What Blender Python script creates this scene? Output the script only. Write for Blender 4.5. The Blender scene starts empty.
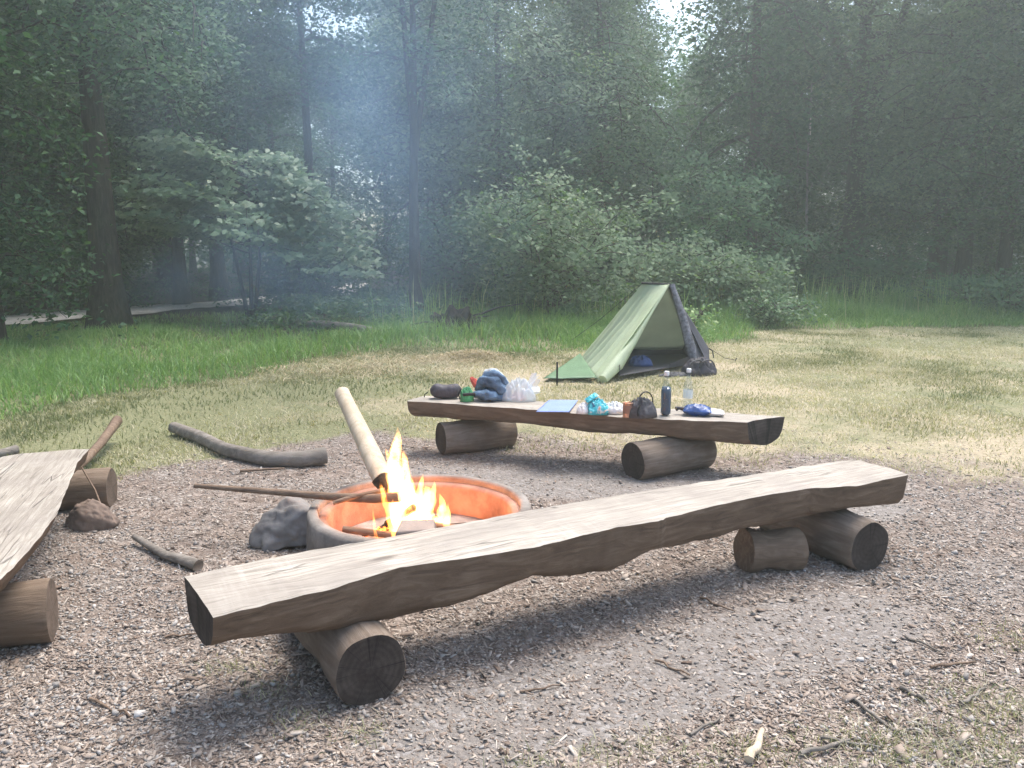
import bpy, bmesh, math, random
import numpy as np
from mathutils import Vector, Matrix, noise

random.seed(7)
R = math.radians
scene = bpy.context.scene
col = scene.collection

# ------------------------------------------------------------------ camera
F_PX, CAM_H, HORIZON = 800.0, 1.6, 250.0
TH = math.atan((384 - HORIZON) / F_PX)
cam = bpy.data.objects.new('camera', bpy.data.cameras.new('camera'))
col.objects.link(cam)
cam.location = (0, 0, CAM_H)
cam.rotation_euler = (R(90) - TH, 0, 0)
cam.data.sensor_width = 36
cam.data.lens = F_PX / 1024 * 36
cam.data.clip_end = 2000
cam.data.clip_start = 0.05
scene.camera = cam


def ray(px, py):
    dx, dy = (px - 512) / F_PX, (384 - py) / F_PX
    return Vector((dx, math.cos(TH) + dy * math.sin(TH), -math.sin(TH) + dy * math.cos(TH)))


def G(px, py, z=0.0):
    d = ray(px, py)
    t = (z - CAM_H) / d.z
    return Vector((d.x * t, d.y * t, z))


def A(px, py, Y):
    d = ray(px, py)
    t = Y / d.y
    return Vector((d.x * t, Y, CAM_H + d.z * t))


# ------------------------------------------------------------------ numpy noise
def _hash(ix, iy, s):
    n = np.sin(ix * 127.1 + iy * 311.7 + s * 74.7) * 43758.5453
    return n - np.floor(n)


def vnoise(x, y, s=0):
    x = np.asarray(x, float); y = np.asarray(y, float)
    ix, iy = np.floor(x), np.floor(y)
    fx, fy = x - ix, y - iy
    fx = fx * fx * (3 - 2 * fx); fy = fy * fy * (3 - 2 * fy)
    a, b = _hash(ix, iy, s), _hash(ix + 1, iy, s)
    c, d = _hash(ix, iy + 1, s), _hash(ix + 1, iy + 1, s)
    return (a * (1 - fx) + b * fx) * (1 - fy) + (c * (1 - fx) + d * fx) * fy


def fbm(x, y, s=0, o=4):
    t, amp, tot = 0, 1, 0
    for k in range(o):
        t = t + amp * vnoise(np.asarray(x) * 2 ** k, np.asarray(y) * 2 ** k, s + k * 13)
        tot += amp; amp *= .5
    return t / tot


def sstep(a, b, x):
    t = np.clip((x - a) / (b - a), 0, 1)
    return t * t * (3 - 2 * t)


def gz(x, y):
    """height of the ground"""
    x = np.asarray(x, float); y = np.asarray(y, float)
    h = (fbm(x * .9, y * .9, 3, 3) - .5) * .05 + (fbm(x * 5, y * 5, 5, 2) - .5) * .018
    far = sstep(15, 30, y)
    h = h + far * (fbm(x * .12, y * .12, 9, 3) - .4) * .7
    return h


GX = [-30, -6, -4.6, -3.4, -2.8, -2.0, -1.4, 0.3, 2.3, 3.2, 4.2, 7, 30]
GY = [1.6, 3.6, 4.6, 5.2, 5.7, 6.3, 6.9, 6.9, 6.5, 5.6, 4.6, 3.4, 2.5]
LX = [-40, -8, -4.9, -3.9, -2.6, -1.8, .8, 2.5, 3.9, 5.5, 12, 40]
LY = [5, 6.5, 7.6, 9.6, 11.6, 12.8, 12.9, 13.2, 14.6, 16.6, 17.2, 17.2]


def edge_gravel(x):
    return np.interp(x, GX, GY)


def edge_long(x):
    return np.interp(x, LX, LY)


def zone_gravel(x, y):
    w = np.interp(x, [-3, 0, 2, 4], [.45, .6, 1.2, 1.8])
    n = (fbm(x * .8, y * .8, 21, 4) - .5) * 2.2
    m = 1 - sstep(-w, w, (y - edge_gravel(x)) + n * w)
    # the near right corner has tufts again
    c = sstep(.62, .2, np.hypot((x - 1.75) / .9, (y - 2.05) / .55) + (fbm(x * 2.4, y * 2.4, 25, 3) - .5) * 1.0)
    return np.clip(m * (1 - .5 * c), 0, 1)


def zone_long(x, y):
    n = (fbm(x * .7, y * .7, 31, 4) - .5) * 2
    return sstep(-.5, .6, (y - edge_long(x)) + n)


PATHC = [(-30, 8), (-20, 12.2), (-14, 15.6), (-11.2, 17.7), (-9.9, 20), (-9.0, 22.6), (-7.7, 24.5), (-6.9, 28), (-8, 38)]


def path_dist(x, y):
    x = np.asarray(x, float); y = np.asarray(y, float)
    d = np.full(np.broadcast(x, y).shape, 1e9)
    for (ax, ay), (bx, by) in zip(PATHC[:-1], PATHC[1:]):
        vx, vy = bx - ax, by - ay
        t = np.clip(((x - ax) * vx + (y - ay) * vy) / (vx * vx + vy * vy), 0, 1)
        d = np.minimum(d, np.hypot(x - ax - t * vx, y - ay - t * vy))
    return d


# ------------------------------------------------------------------ objects
def tag(o, label=None, cat=None, group=None, kind=None):
    if label: o['label'] = label
    if cat: o['category'] = cat
    if group: o['group'] = group
    if kind: o['kind'] = kind
    return o


def empty(name, loc, rz=0.0):
    o = bpy.data.objects.new(name, None)
    o.location = loc
    o.rotation_euler = (0, 0, rz)
    o.empty_display_size = .1
    col.objects.link(o)
    return o


def link(name, me, mats, parent=None, smooth=True):
    o = bpy.data.objects.new(name, me)
    for m in (mats if isinstance(mats, (list, tuple)) else [mats]):
        me.materials.append(m)
    if smooth:
        me.polygons.foreach_set('use_smooth', np.ones(len(me.polygons), dtype=bool))
    col.objects.link(o)
    if parent: o.parent = parent
    return o


class MB:
    def __init__(s):
        s.v, s.f, s.m = [], [], []

    def add(s, vs, fs, mat=0):
        b = len(s.v)
        s.v += [tuple(v) for v in vs]
        s.f += [tuple(i + b for i in f) for f in fs]
        s.m += [mat] * len(fs)

    def build(s, name, mats, parent=None, smooth=True, inv=None):
        me = bpy.data.meshes.new(name)
        vs = s.v if inv is None else [tuple(inv @ Vector(v)) for v in s.v]
        me.from_pydata(vs, [], s.f)
        me.polygons.foreach_set('material_index', s.m)
        me.update()
        return link(name, me, mats, parent, smooth)

    def tube(s, pts, radii, n=10, mat=0, capmat=None, caps=True, rough=0.0, seed=0, squash=1.0, spin=0):
        pts = [Vector(p) for p in pts]
        k = len(pts)
        up = None
        rings = []
        for i in range(k):
            t = (pts[min(i + 1, k - 1)] - pts[max(i - 1, 0)]).normalized()
            if up is None:
                up = Vector((0, 0, 1)) if abs(t.z) < .9 else Vector((1, 0, 0))
            u = (up - t * up.dot(t)).normalized()
            w = t.cross(u)
            up = u
            rg = []
            for j in range(n):
                a = 2 * math.pi * j / n + spin
                r = radii[i]
                if rough:
                    r *= 1 + rough * noise.noise(Vector((math.cos(a) * 1.3 + seed * 3.1, math.sin(a) * 1.3, i * .35)))
                rg.append(pts[i] + u * (math.cos(a) * r * squash) + w * (math.sin(a) * r))
            rings.append(rg)
        vs = [v for rg in rings for v in rg]
        fs = []
        for i in range(k - 1):
            for j in range(n):
                j2 = (j + 1) % n
                fs.append((i * n + j, i * n + j2, (i + 1) * n + j2, (i + 1) * n + j))
        s.add(vs, fs, mat)
        if caps:
            cm = mat if capmat is None else capmat
            s.add(rings[0], [tuple(reversed(range(n)))], cm)
            s.add(rings[-1], [tuple(range(n))], cm)

    def lathe(s, prof, n=32, mat=0, loc=(0, 0, 0), jitter=0, seed=0, closed=False):
        vs, fs = [], []
        k = len(prof)
        for j in range(n):
            a = 2 * math.pi * j / n
            for i, (r, z) in enumerate(prof):
                q = 1 + (jitter * noise.noise(Vector((math.cos(a) * 2, math.sin(a) * 2, i + seed))) if jitter else 0)
                vs.append((loc[0] + r * q * math.cos(a), loc[1] + r * q * math.sin(a), loc[2] + z))
        for j in range(n):
            j2 = (j + 1) % n
            for i in range(k - 1):
                fs.append((j * k + i, j2 * k + i, j2 * k + i + 1, j * k + i + 1))
            if closed:
                fs.append((j * k + k - 1, j2 * k + k - 1, j2 * k, j * k))
        s.add(vs, fs, mat)


def cards(name, verts, faces_per, tint, mats, parent=None, smooth=True, mat_idx=None):
    """verts (N,k,3), faces_per: list of index tuples (all the same length) in one card"""
    N, k, _ = verts.shape
    fp = np.array(faces_per)
    nf, fl = fp.shape
    idx = (np.arange(N)[:, None, None] * k + fp[None]).reshape(-1)
    me = bpy.data.meshes.new(name)
    me.vertices.add(N * k)
    me.vertices.foreach_set('co', verts.reshape(-1).astype(np.float32))
    me.loops.add(len(idx))
    me.loops.foreach_set('vertex_index', idx.astype(np.int32))
    me.polygons.add(N * nf)
    me.polygons.foreach_set('loop_start', (np.arange(N * nf) * fl).astype(np.int32))
    me.polygons.foreach_set('loop_total', np.full(N * nf, fl, dtype=np.int32))
    at = me.attributes.new('tint', 'FLOAT', 'POINT')
    at.data.foreach_set('value', np.repeat(tint, k).astype(np.float32))
    me.update(calc_edges=True)
    me.validate()
    o = link(name, me, mats, parent, smooth)
    if mat_idx is not None:
        me.polygons.foreach_set('material_index', np.repeat(mat_idx, nf).astype(np.int32))
    return o


def leaf_verts(P, size, rng, tilt=.6, wid=.55, droop=.25, bias=(0, 0)):
    N = len(P)
    a = rng.uniform(0, 2 * np.pi, N)
    d = np.stack([np.cos(a), np.sin(a), -droop + rng.normal(0, .35, N)], 1)
    d /= np.linalg.norm(d, axis=1)[:, None]
    nrm = np.stack([rng.normal(bias[0], tilt, N), rng.normal(bias[1], tilt, N), np.ones(N)], 1)
    w = np.cross(d, nrm); w /= np.linalg.norm(w, axis=1)[:, None] + 1e-9
    nn = np.cross(w, d)
    L = (size * rng.uniform(.6, 1.35, N))[:, None]
    V = np.empty((N, 4, 3))
    d = np.cross(nrm, w); d /= np.linalg.norm(d, axis=1)[:, None] + 1e-9
    d *= np.where(d[:, 2:3] > 0.15, -1, 1)
    V[:, 0] = P - d * L * .5
    V[:, 1] = P + w * L * wid * .5 + nn * L * .08
    V[:, 2] = P + d * L * .5 - nn * L * .06
    V[:, 3] = P - w * L * wid * .5 + nn * L * .08
    return V


LEAF_F = [(0, 1, 2, 3)]


# ------------------------------------------------------------------ materials
def mat(name):
    m = bpy.data.materials.new(name)
    m.use_nodes = True
    nt = m.node_tree
    nt.nodes.clear()
    out = nt.nodes.new('ShaderNodeOutputMaterial')
    return m, nt, out


class N:
    """tiny node helper"""
    def __init__(s, nt):
        s.nt = nt

    def __call__(s, t, **kw):
        n = s.nt.nodes.new('ShaderNode' + t)
        for k, v in kw.items():
            if k.startswith('_'):
                setattr(n, k[1:], v)
            else:
                key = int(k[1:]) if k[0] == 'i' and k[1:].isdigit() else k.replace('__', ' ')
                sock = n.inputs[key]
                if isinstance(v, bpy.types.NodeSocket):
                    s.nt.links.new(v, sock)
                else:
                    sock.default_value = v
        return n

    def ramp(s, fac, stops, interp='LINEAR'):
        n = s.nt.nodes.new('ShaderNodeValToRGB')
        n.color_ramp.interpolation = interp
        e = n.color_ramp.elements
        while len(e) < len(stops): e.new(.5)
        for el, (p, c) in zip(e, stops):
            el.position = p
            el.color = (*c, 1) if len(c) == 3 else c
        s.nt.links.new(fac, n.inputs[0])
        return n.outputs[0]

    def mix(s, fac, a, b, mode='MIX'):
        n = s.nt.nodes.new('ShaderNodeMix')
        n.data_type = 'RGBA'; n.blend_type = mode
        for k, v in ((0, fac), (6, a), (7, b)):
            if isinstance(v, bpy.types.NodeSocket): s.nt.links.new(v, n.inputs[k])
            else: n.inputs[k].default_value = v if k == 0 or len(v) == 4 else (*v, 1)
        return n.outputs[2]

    def math(s, op, a, b=0.0, clamp=False):
        n = s.nt.nodes.new('ShaderNodeMath')
        n.operation = op; n.use_clamp = clamp
        for k, v in ((0, a), (1, b)):
            if isinstance(v, bpy.types.NodeSocket): s.nt.links.new(v, n.inputs[k])
            else: n.inputs[k].default_value = v
        return n.outputs[0]

    def coords(s, scale=(1, 1, 1), kind='Object', rot=(0, 0, 0)):
        t = s.nt.nodes.new('ShaderNodeTexCoord')
        m = s.nt.nodes.new('ShaderNodeMapping')
        m.inputs['Scale'].default_value = scale
        m.inputs['Rotation'].default_value = rot
        s.nt.links.new(t.outputs[kind], m.inputs[0])
        return m.outputs[0]

    def noise(s, vec, scale, detail=4, rough=.55, dist=0):
        n = s('TexNoise', Vector=vec, Scale=scale, Detail=detail, Roughness=rough, Distortion=dist)
        return n.outputs[0]


def leaf_mat(name, stops, trans=.3, rough=.62, spec=.22, obj_var=.3):
    m, nt, out = mat(name)
    n = N(nt)
    at = n('Attribute', _attribute_name='tint')
    c = n.ramp(at.outputs['Fac'], stops)
    oi = n('ObjectInfo')
    c = n.mix(obj_var, c, n.ramp(oi.outputs['Random'], [(0, (.6, .68, .62)), (.5, (1, 1, 1)), (1, (1.0, .96, .6))]), 'MULTIPLY')
    p = n('BsdfPrincipled', Base__Color=c, Roughness=rough)
    p.inputs['Specular IOR Level'].default_value = spec
    tc = n.mix(1, c, (1.1, 1.25, .55), 'MULTIPLY')
    t = n('BsdfTranslucent', Color=tc)
    mx = n('MixShader', i0=trans, i1=p.outputs[0], i2=t.outputs[0])
    nt.links.new(mx.outputs[0], out.inputs[0])
    return m


def simple(name, color, rough=.7, spec=.3, bump=0, bscale=20, var=.2, metal=0, trans=None, vscale=6, bdist=.01):
    m, nt, out = mat(name)
    n = N(nt)
    vec = n.coords()
    f = n.noise(vec, vscale, 5)
    lo = tuple(c * (1 - var) for c in color); hi = tuple(min(1, c * (1 + var)) for c in color)
    c = n.ramp(f, [(.3, lo), (.7, hi)])
    p = n('BsdfPrincipled', Base__Color=c, Roughness=rough, Metallic=metal)
    p.inputs['Specular IOR Level'].default_value = spec
    if bump:
        b = n('Bump', Height=n.noise(vec, bscale, 6), Strength=bump, Distance=bdist)
        nt.links.new(b.outputs[0], p.inputs['Normal'])
    s = p.outputs[0]
    if trans:
        t = n('BsdfTranslucent', Color=c)
        s = n('MixShader', i0=trans, i1=s, i2=t.outputs[0]).outputs[0]
    nt.links.new(s, out.inputs[0])
    return m


def wood_top():
    m, nt, out = mat('weathered_sawn_wood')
    n = N(nt)
    v = n.coords((1, 1, 1))
    warp = n.noise(n.coords((.8, 3, 1)), 1.6, 3)
    g = n.coords((1.1, 16, 4))
    grain = n.noise(g, 3.2, 8, .6, 1.2)
    saw = n.noise(n.coords((34, 2.6, 1), rot=(0, 0, R(24))), 1.4, 3, .6)
    blot = n.noise(v, 2.6, 5, .6)
    base = n.ramp(grain, [(.25, (.165, .138, .11)), (.5, (.345, .306, .258)), (.75, (.51, .467, .405))])
    sgate = n.ramp(n.noise(v, 3.4, 3), [(.45, (0, 0, 0)), (.62, (1, 1, 1))])
    base = n.mix(n.math('MULTIPLY', n.math('MULTIPLY', n.ramp(saw, [(.45, (0, 0, 0)), (.7, (1, 1, 1))]), sgate), .3), base, (.56, .52, .48))
    kn = n('TexVoronoi', Vector=n.coords((1.1, 3.6, 0)), Scale=1.5)
    base = n.mix(n.ramp(n.math('ADD', kn.outputs[0], n.math('MULTIPLY', grain, .1)), [(.1, (.8, .8, .8)), (.17, (0, 0, 0))]), base, (.09, .068, .052))
    base = n.mix(n.ramp(blot, [(.35, (.55, .55, .55)), (.62, (0, 0, 0))]), base, (.19, .16, .138))
    # drying cracks along the grain
    ck = n('TexVoronoi', Vector=n.coords((.55, 9, 1)), Scale=2.6)
    ck.feature = 'DISTANCE_TO_EDGE'
    gate = n.ramp(n.noise(n.coords((1.2, 3, 1)), 2.2, 2), [(.53, (0, 0, 0)), (.6, (1, 1, 1))])
    crack = n.math('MULTIPLY', n.ramp(ck.outputs[0], [(0, (1, 1, 1)), (.03, (0, 0, 0))]), gate)
    base = n.mix(n.math('MULTIPLY', crack, .8), base, (.05, .04, .03))
    p = n('BsdfPrincipled', Base__Color=base, Roughness=.55)
    p.inputs['Specular IOR Level'].default_value = .45
    h = n.math('ADD', n.math('MULTIPLY', grain, .6), n.math('MULTIPLY', saw, .2))
    h = n.math('SUBTRACT', h, n.math('MULTIPLY', crack, 1.5))
    b = n('Bump', Height=h, Strength=.55, Distance=.006)
    nt.links.new(b.outputs[0], p.inputs['Normal'])
    nt.links.new(p.outputs[0], out.inputs[0])
    return m


def wood_side(name, cols, scale=(1.2, 9, 9), bump=.6):
    m, nt, out = mat(name)
    n = N(nt)
    g = n.noise(n.coords(scale), 3, 8, .62, .8)
    b1 = n.noise(n.coords(), 5, 5, .6)
    c = n.ramp(g, [(.28, cols[0]), (.5, cols[1]), (.74, cols[2])])
    c = n.mix(n.ramp(b1, [(.4, (0, 0, 0)), (.68, (.7, .7, .7))]), c, cols[3])
    p = n('BsdfPrincipled', Base__Color=c, Roughness=.75)
    p.inputs['Specular IOR Level'].default_value = .25
    bp = n('Bump', Height=n.math('ADD', g, n.math('MULTIPLY', b1, .5)), Strength=bump, Distance=.012)
    nt.links.new(bp.outputs[0], p.inputs['Normal'])
    nt.links.new(p.outputs[0], out.inputs[0])
    return m


def end_grain(name, cols, axis='X'):
    m, nt, out = mat(name)
    n = N(nt)
    v = n.coords()
    wv = n('TexWave', Vector=n.coords((.02, 1, 1)), Scale=14, Distortion=2.2, Detail=4)
    wv.wave_type = 'RINGS'; wv.rings_direction = 'X'
    f = n.noise(v, 9, 7, .65)
    c = n.ramp(n.math('ADD', n.math('MULTIPLY', wv.outputs[1], .07), n.math('MULTIPLY', f, .93)),
               [(.25, cols[0]), (.5, cols[1]), (.75, cols[2])])
    flat = n.coords((0, 1, 1))
    nv_ = n('VectorMath', _operation='NORMALIZE', i0=flat)
    an = n.noise(nv_.outputs[0], 2.3, 3, .6)
    rc = n.ramp(n.math('ABSOLUTE', n.math('SUBTRACT', an, .5)), [(0, (1, 1, 1)), (.012, (0, 0, 0))])
    c = n.mix(n.math('MULTIPLY', rc, .75), c, (.012, .01, .009))
    p = n('BsdfPrincipled', Base__Color=c, Roughness=.85)
    p.inputs['Specular IOR Level'].default_value = .15
    bp = n('Bump', Height=f, Strength=.5, Distance=.008)
    nt.links.new(bp.outputs[0], p.inputs['Normal'])
    nt.links.new(p.outputs[0], out.inputs[0])
    return m


def bark(name, cols, scale=(7, 7, 1.3), bump=.8):
    m, nt, out = mat(name)
    n = N(nt)
    g = n.noise(n.coords(scale), 2.6, 8, .65, .6)
    moss = n.noise(n.coords(), 1.1, 5, .6)
    c = n.ramp(g, [(.3, cols[0]), (.5, cols[1]), (.72, cols[2])])
    c = n.mix(n.ramp(moss, [(.5, (0, 0, 0)), (.72, (.6, .6, .6))]), c, (.07, .085, .045))
    p = n('BsdfPrincipled', Base__Color=c, Roughness=.9)
    p.inputs['Specular IOR Level'].default_value = .12
    bp = n('Bump', Height=g, Strength=bump, Distance=.03)
    nt.links.new(bp.outputs[0], p.inputs['Normal'])
    nt.links.new(p.outputs[0], out.inputs[0])
    return m


M_TOP = wood_top()
M_SIDE = wood_side('brown_split_wood', [(.075, .052, .036), (.16, .114, .08), (.26, .197, .148), (.115, .078, .053)])
M_END = end_grain('dark_end_grain', [(.024, .018, .015), (.053, .042, .036), (.1, .083, .071)])
M_ENDB = end_grain('brown_end_grain', [(.06, .045, .035), (.12, .09, .07), (.2, .155, .125)])
M_ENDP = end_grain('pale_end_grain', [(.2, .15, .11), (.33, .26, .2), (.45, .38, .31)])
M_LOG = wood_side('grey_brown_log', [(.10, .075, .055), (.18, .14, .11), (.28, .23, .19), (.12, .085, .06)], (1, 8, 8))
M_LOGD = wood_side('old_grey_branch', [(.11, .095, .08), (.2, .175, .15), (.31, .28, .25), (.14, .12, .1)], (2, 8, 8))
M_STICK = wood_side('dry_brown_stick', [(.10, .065, .045), (.19, .13, .09), (.3, .22, .16), (.13, .085, .06)], (2, 12, 12))
M_PALE = wood_side('peeled_pale_wood', [(.38, .30, .21), (.53, .44, .33), (.62, .54, .42), (.42, .33, .23)], (6, 6, 1), .3)
M_CHAR = simple('charred_wood', (.03, .022, .018), .9, .2, .8, 30, .5)
M_BARK = bark('tree_bark', [(.018, .015, .012), (.045, .038, .031), (.085, .075, .062)])
M_BARKG = bark('grey_tree_bark', [(.03, .028, .024), (.07, .064, .055), (.12, .11, .098)])
M_BIRCH = simple('bleached_dead_wood', (.62, .58, .52), .7, .2, .3, 12, .25)
M_SNAG = simple('grey_dead_wood', (.16, .15, .14), .8, .2, .3, 12, .35)

GREEN_D = [(0, (.022, .064, .035)), (.5, (.05, .128, .06)), (1, (.098, .188, .085))]
GREEN_M = [(0, (.03, .084, .045)), (.5, (.066, .15, .07)), (1, (.12, .21, .098))]
GREEN_L = [(0, (.062, .12, .066)), (.5, (.12, .195, .105)), (1, (.195, .265, .155))]
M_LEAF_D = leaf_mat('dark_leaves', GREEN_D)
M_LEAF_M = leaf_mat('green_leaves', GREEN_M)
M_LEAF_L = leaf_mat('pale_green_leaves', GREEN_L, .35, .6, .25)
M_LEAF_MAPLE = leaf_mat('maple_leaves', [(0, (.09, .165, .1)), (.5, (.15, .24, .145)), (1, (.21, .3, .19))], .4, .5, .4, 0)
M_WEED = leaf_mat('weed_leaves', [(0, (.04, .095, .045)), (.5, (.08, .165, .07)), (1, (.15, .22, .105))], .3, .5, .3, 0)
M_GRASS = leaf_mat('long_green_grass', [(0, (.11, .21, .075)), (.55, (.2, .33, .12)), (.85, (.31, .4, .18)), (1, (.45, .44, .28))], .35, .5, .3, 0)
M_LAWN = leaf_mat('mown_dry_grass', [(0, (.14, .165, .08)), (.3, (.25, .25, .14)), (.5, (.42, .375, .265)), (1, (.6, .53, .42))], .25, .6, .2, 0)
M_HAY = leaf_mat('cut_hay', [(0, (.3, .235, .15)), (.5, (.44, .36, .25)), (1, (.58, .5, .37))], .15, .7, .1, 0)


def tint_mat(name, stops, rough=.8, spec=.25, bump=0):
    m, nt, out = mat(name)
    n = N(nt)
    at = n('Attribute', _attribute_name='tint')
    c = n.ramp(at.outputs['Fac'], stops)
    p = n('BsdfPrincipled', Base__Color=c, Roughness=rough)
    p.inputs['Specular IOR Level'].default_value = spec
    nt.links.new(p.outputs[0], out.inputs[0])
    return m


M_CHIP = tint_mat('wood_chips', [(0, (.12, .085, .066)), (.25, (.215, .165, .132)), (.55, (.32, .262, .22)), (.85, (.42, .362, .31)), (1, (.56, .5, .44))])
M_PEB = tint_mat('gravel_stones', [(0, (.17, .152, .138)), (.5, (.29, .266, .245)), (.85, (.39, .365, .34)), (1, (.54, .51, .48))])


def ground_mat():
    m, nt, out = mat('clearing_ground')
    n = N(nt)
    v = n.coords()

    def attr(a):
        return n('Attribute', _attribute_name=a).outputs['Fac']
    fine = n.noise(v, 34, 8, .7)
    mid = n.noise(v, 3.1, 6, .6)
    big = n.noise(v, .55, 5, .6)
    vo = n('TexVoronoi', Vector=v, Scale=55)
    vo2 = n('TexVoronoi', Vector=n.coords((1, 1.0, 1), rot=(0, 0, .6)), Scale=24)
    stone = n.ramp(n('SeparateColor', Color=vo.outputs['Color']).outputs[0],
                   [(0, (.11, .088, .074)), (.4, (.2, .165, .14)), (.75, (.3, .262, .232)), (1, (.46, .42, .385))])
    stone2 = n.ramp(n('SeparateColor', Color=vo2.outputs['Color']).outputs[1],
                    [(0, (.115, .085, .068)), (.5, (.21, .162, .132)), (1, (.36, .3, .26))])
    gravel = n.mix(n.ramp(mid, [(.42, (0, 0, 0)), (.6, (1, 1, 1))]), stone, stone2)
    gravel = n.mix(n.math('MULTIPLY', fine, .5), gravel, (.16, .125, .105))
    # trodden grey dust
    dust = n.mix(fine, (.165, .15, .138), (.265, .243, .224))
    dust = n.mix(n.math('MULTIPLY', n.ramp(n('SeparateColor', Color=vo.outputs['Color']).outputs[2], [(.8, (0, 0, 0)), (.9, (1, 1, 1))]), .6), dust, (.4, .38, .37))
    bm_ = n.math('ADD', attr('bare'), n.math('MULTIPLY', n.math('SUBTRACT', mid, .5), .9))
    gravel = n.mix(n.ramp(bm_, [(.35, (0, 0, 0)), (.8, (.72, .72, .72))]), gravel, dust)
    # dry lawn
    straw = n.ramp(fine, [(.3, (.25, .205, .135)), (.5, (.37, .31, .215)), (.72, (.5, .425, .315))])
    gr = n.ramp(fine, [(.3, (.125, .13, .065)), (.55, (.21, .21, .115)), (.75, (.3, .29, .18))])
    gsel = n.math('ADD', n.math('ADD', n.math('MULTIPLY', big, .9), n.math('MULTIPLY', mid, .5)), n.math('SUBTRACT', attr('green'), .45))
    lawn = n.mix(n.ramp(gsel, [(.42, (0, 0, 0)), (.66, (1, 1, 1))]), straw, gr)
    soil = n.mix(fine, (.03, .027, .018), (.075, .065, .045))
    gm = n.math('ADD', attr('gravel'), n.math('MULTIPLY', n.math('SUBTRACT', fine, .5), .7))
    c = n.mix(n.ramp(gm, [(.36, (0, 0, 0)), (.62, (1, 1, 1))]), lawn, gravel)
    c = n.mix(attr('soil'), c, soil)
    p = n('BsdfPrincipled', Base__Color=c, Roughness=.9)
    p.inputs['Specular IOR Level'].default_value = .2
    h = n.math('ADD', n.math('MULTIPLY', vo.outputs[0], -.6), n.math('ADD', fine, n.math('MULTIPLY', vo2.outputs[0], -.4)))
    bp = n('Bump', Height=h, Strength=.9, Distance=.015)
    nt.links.new(bp.outputs[0], p.inputs['Normal'])
    nt.links.new(p.outputs[0], out.inputs[0])
    return m


# ------------------------------------------------------------------ ground
def grow(a, b, step, lo, hi, k=1.22):
    xs = list(np.arange(a, b, step))
    s, x = step, a
    left = []
    while x > lo:
        s *= k; x -= s; left.append(max(x, lo))
    s, x = step, xs[-1]
    right = []
    while x < hi:
        s *= k; x += s; right.append(min(x, hi))
    return np.array(left[::-1] + xs + right)


def make_ground():
    xs = grow(-6, 8, .08, -400, 400, 1.12)
    ys = grow(1.0, 16, .09, -200, 600, 1.1)
    X, Y = np.meshgrid(xs, ys)
    Z = gz(X, Y) * (np.hypot(X, Y) < 150)
    V = np.stack([X, Y, Z], -1).reshape(-1, 3)
    nx, ny = len(xs), len(ys)
    i = np.arange(nx * ny).reshape(ny, nx)
    Fq = np.stack([i[:-1, :-1], i[:-1, 1:], i[1:, 1:], i[1:, :-1]], -1).reshape(-1, 4)
    me = bpy.data.meshes.new('ground')
    me.vertices.add(len(V)); me.vertices.foreach_set('co', V.reshape(-1).astype(np.float32))
    me.loops.add(Fq.size); me.loops.foreach_set('vertex_index', Fq.reshape(-1).astype(np.int32))
    me.polygons.add(len(Fq))
    me.polygons.foreach_set('loop_start', (np.arange(len(Fq)) * 4).astype(np.int32))
    me.polygons.foreach_set('loop_total', np.full(len(Fq), 4, dtype=np.int32))
    x, y = V[:, 0], V[:, 1]
    g = zone_gravel(x, y)
    # trodden dust along both benches
    def band(ax, ay, bx, by, w):
        vx, vy = bx - ax, by - ay
        t = np.clip(((x - ax) * vx + (y - ay) * vy) / (vx * vx + vy * vy), 0, 1)
        return 1 - sstep(w * .3, w, np.hypot(x - ax - t * vx, y - ay - t * vy))
    bare = np.maximum(band(-.2, 2.45, 1.5, 3.3, .5), band(-.6, 5.55, 2.2, 4.9, .55) * .9)
    bare = np.maximum(bare, band(1.5, 3.3, 2.7, 3.9, .35) * .6)
    green = np.clip(np.interp(x, [-6, -2, 1, 4, 9], [.75, .45, .2, .28, .42]) * sstep(4, 7, y) + .55 * zone_long(x, y), 0, 1)
    soil = sstep(2.0, 5.5, y - edge_long(x) - np.interp(x, [-6.5, -4], [7, 0]))
    soil = np.maximum(soil, sstep(40, 60, np.hypot(x, y)))
    for nm, arr in (('gravel', g), ('bare', bare), ('green', green), ('soil', soil)):
        a = me.attributes.new(nm, 'FLOAT', 'POINT')
        a.data.foreach_set('value', np.asarray(arr, dtype=np.float32))
    me.update(calc_edges=True)
    o = link('ground', me, ground_mat())
    tag(o, kind='structure', label='ground of the clearing, gravel turning to dry mown grass')
    return o


make_ground()

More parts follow.
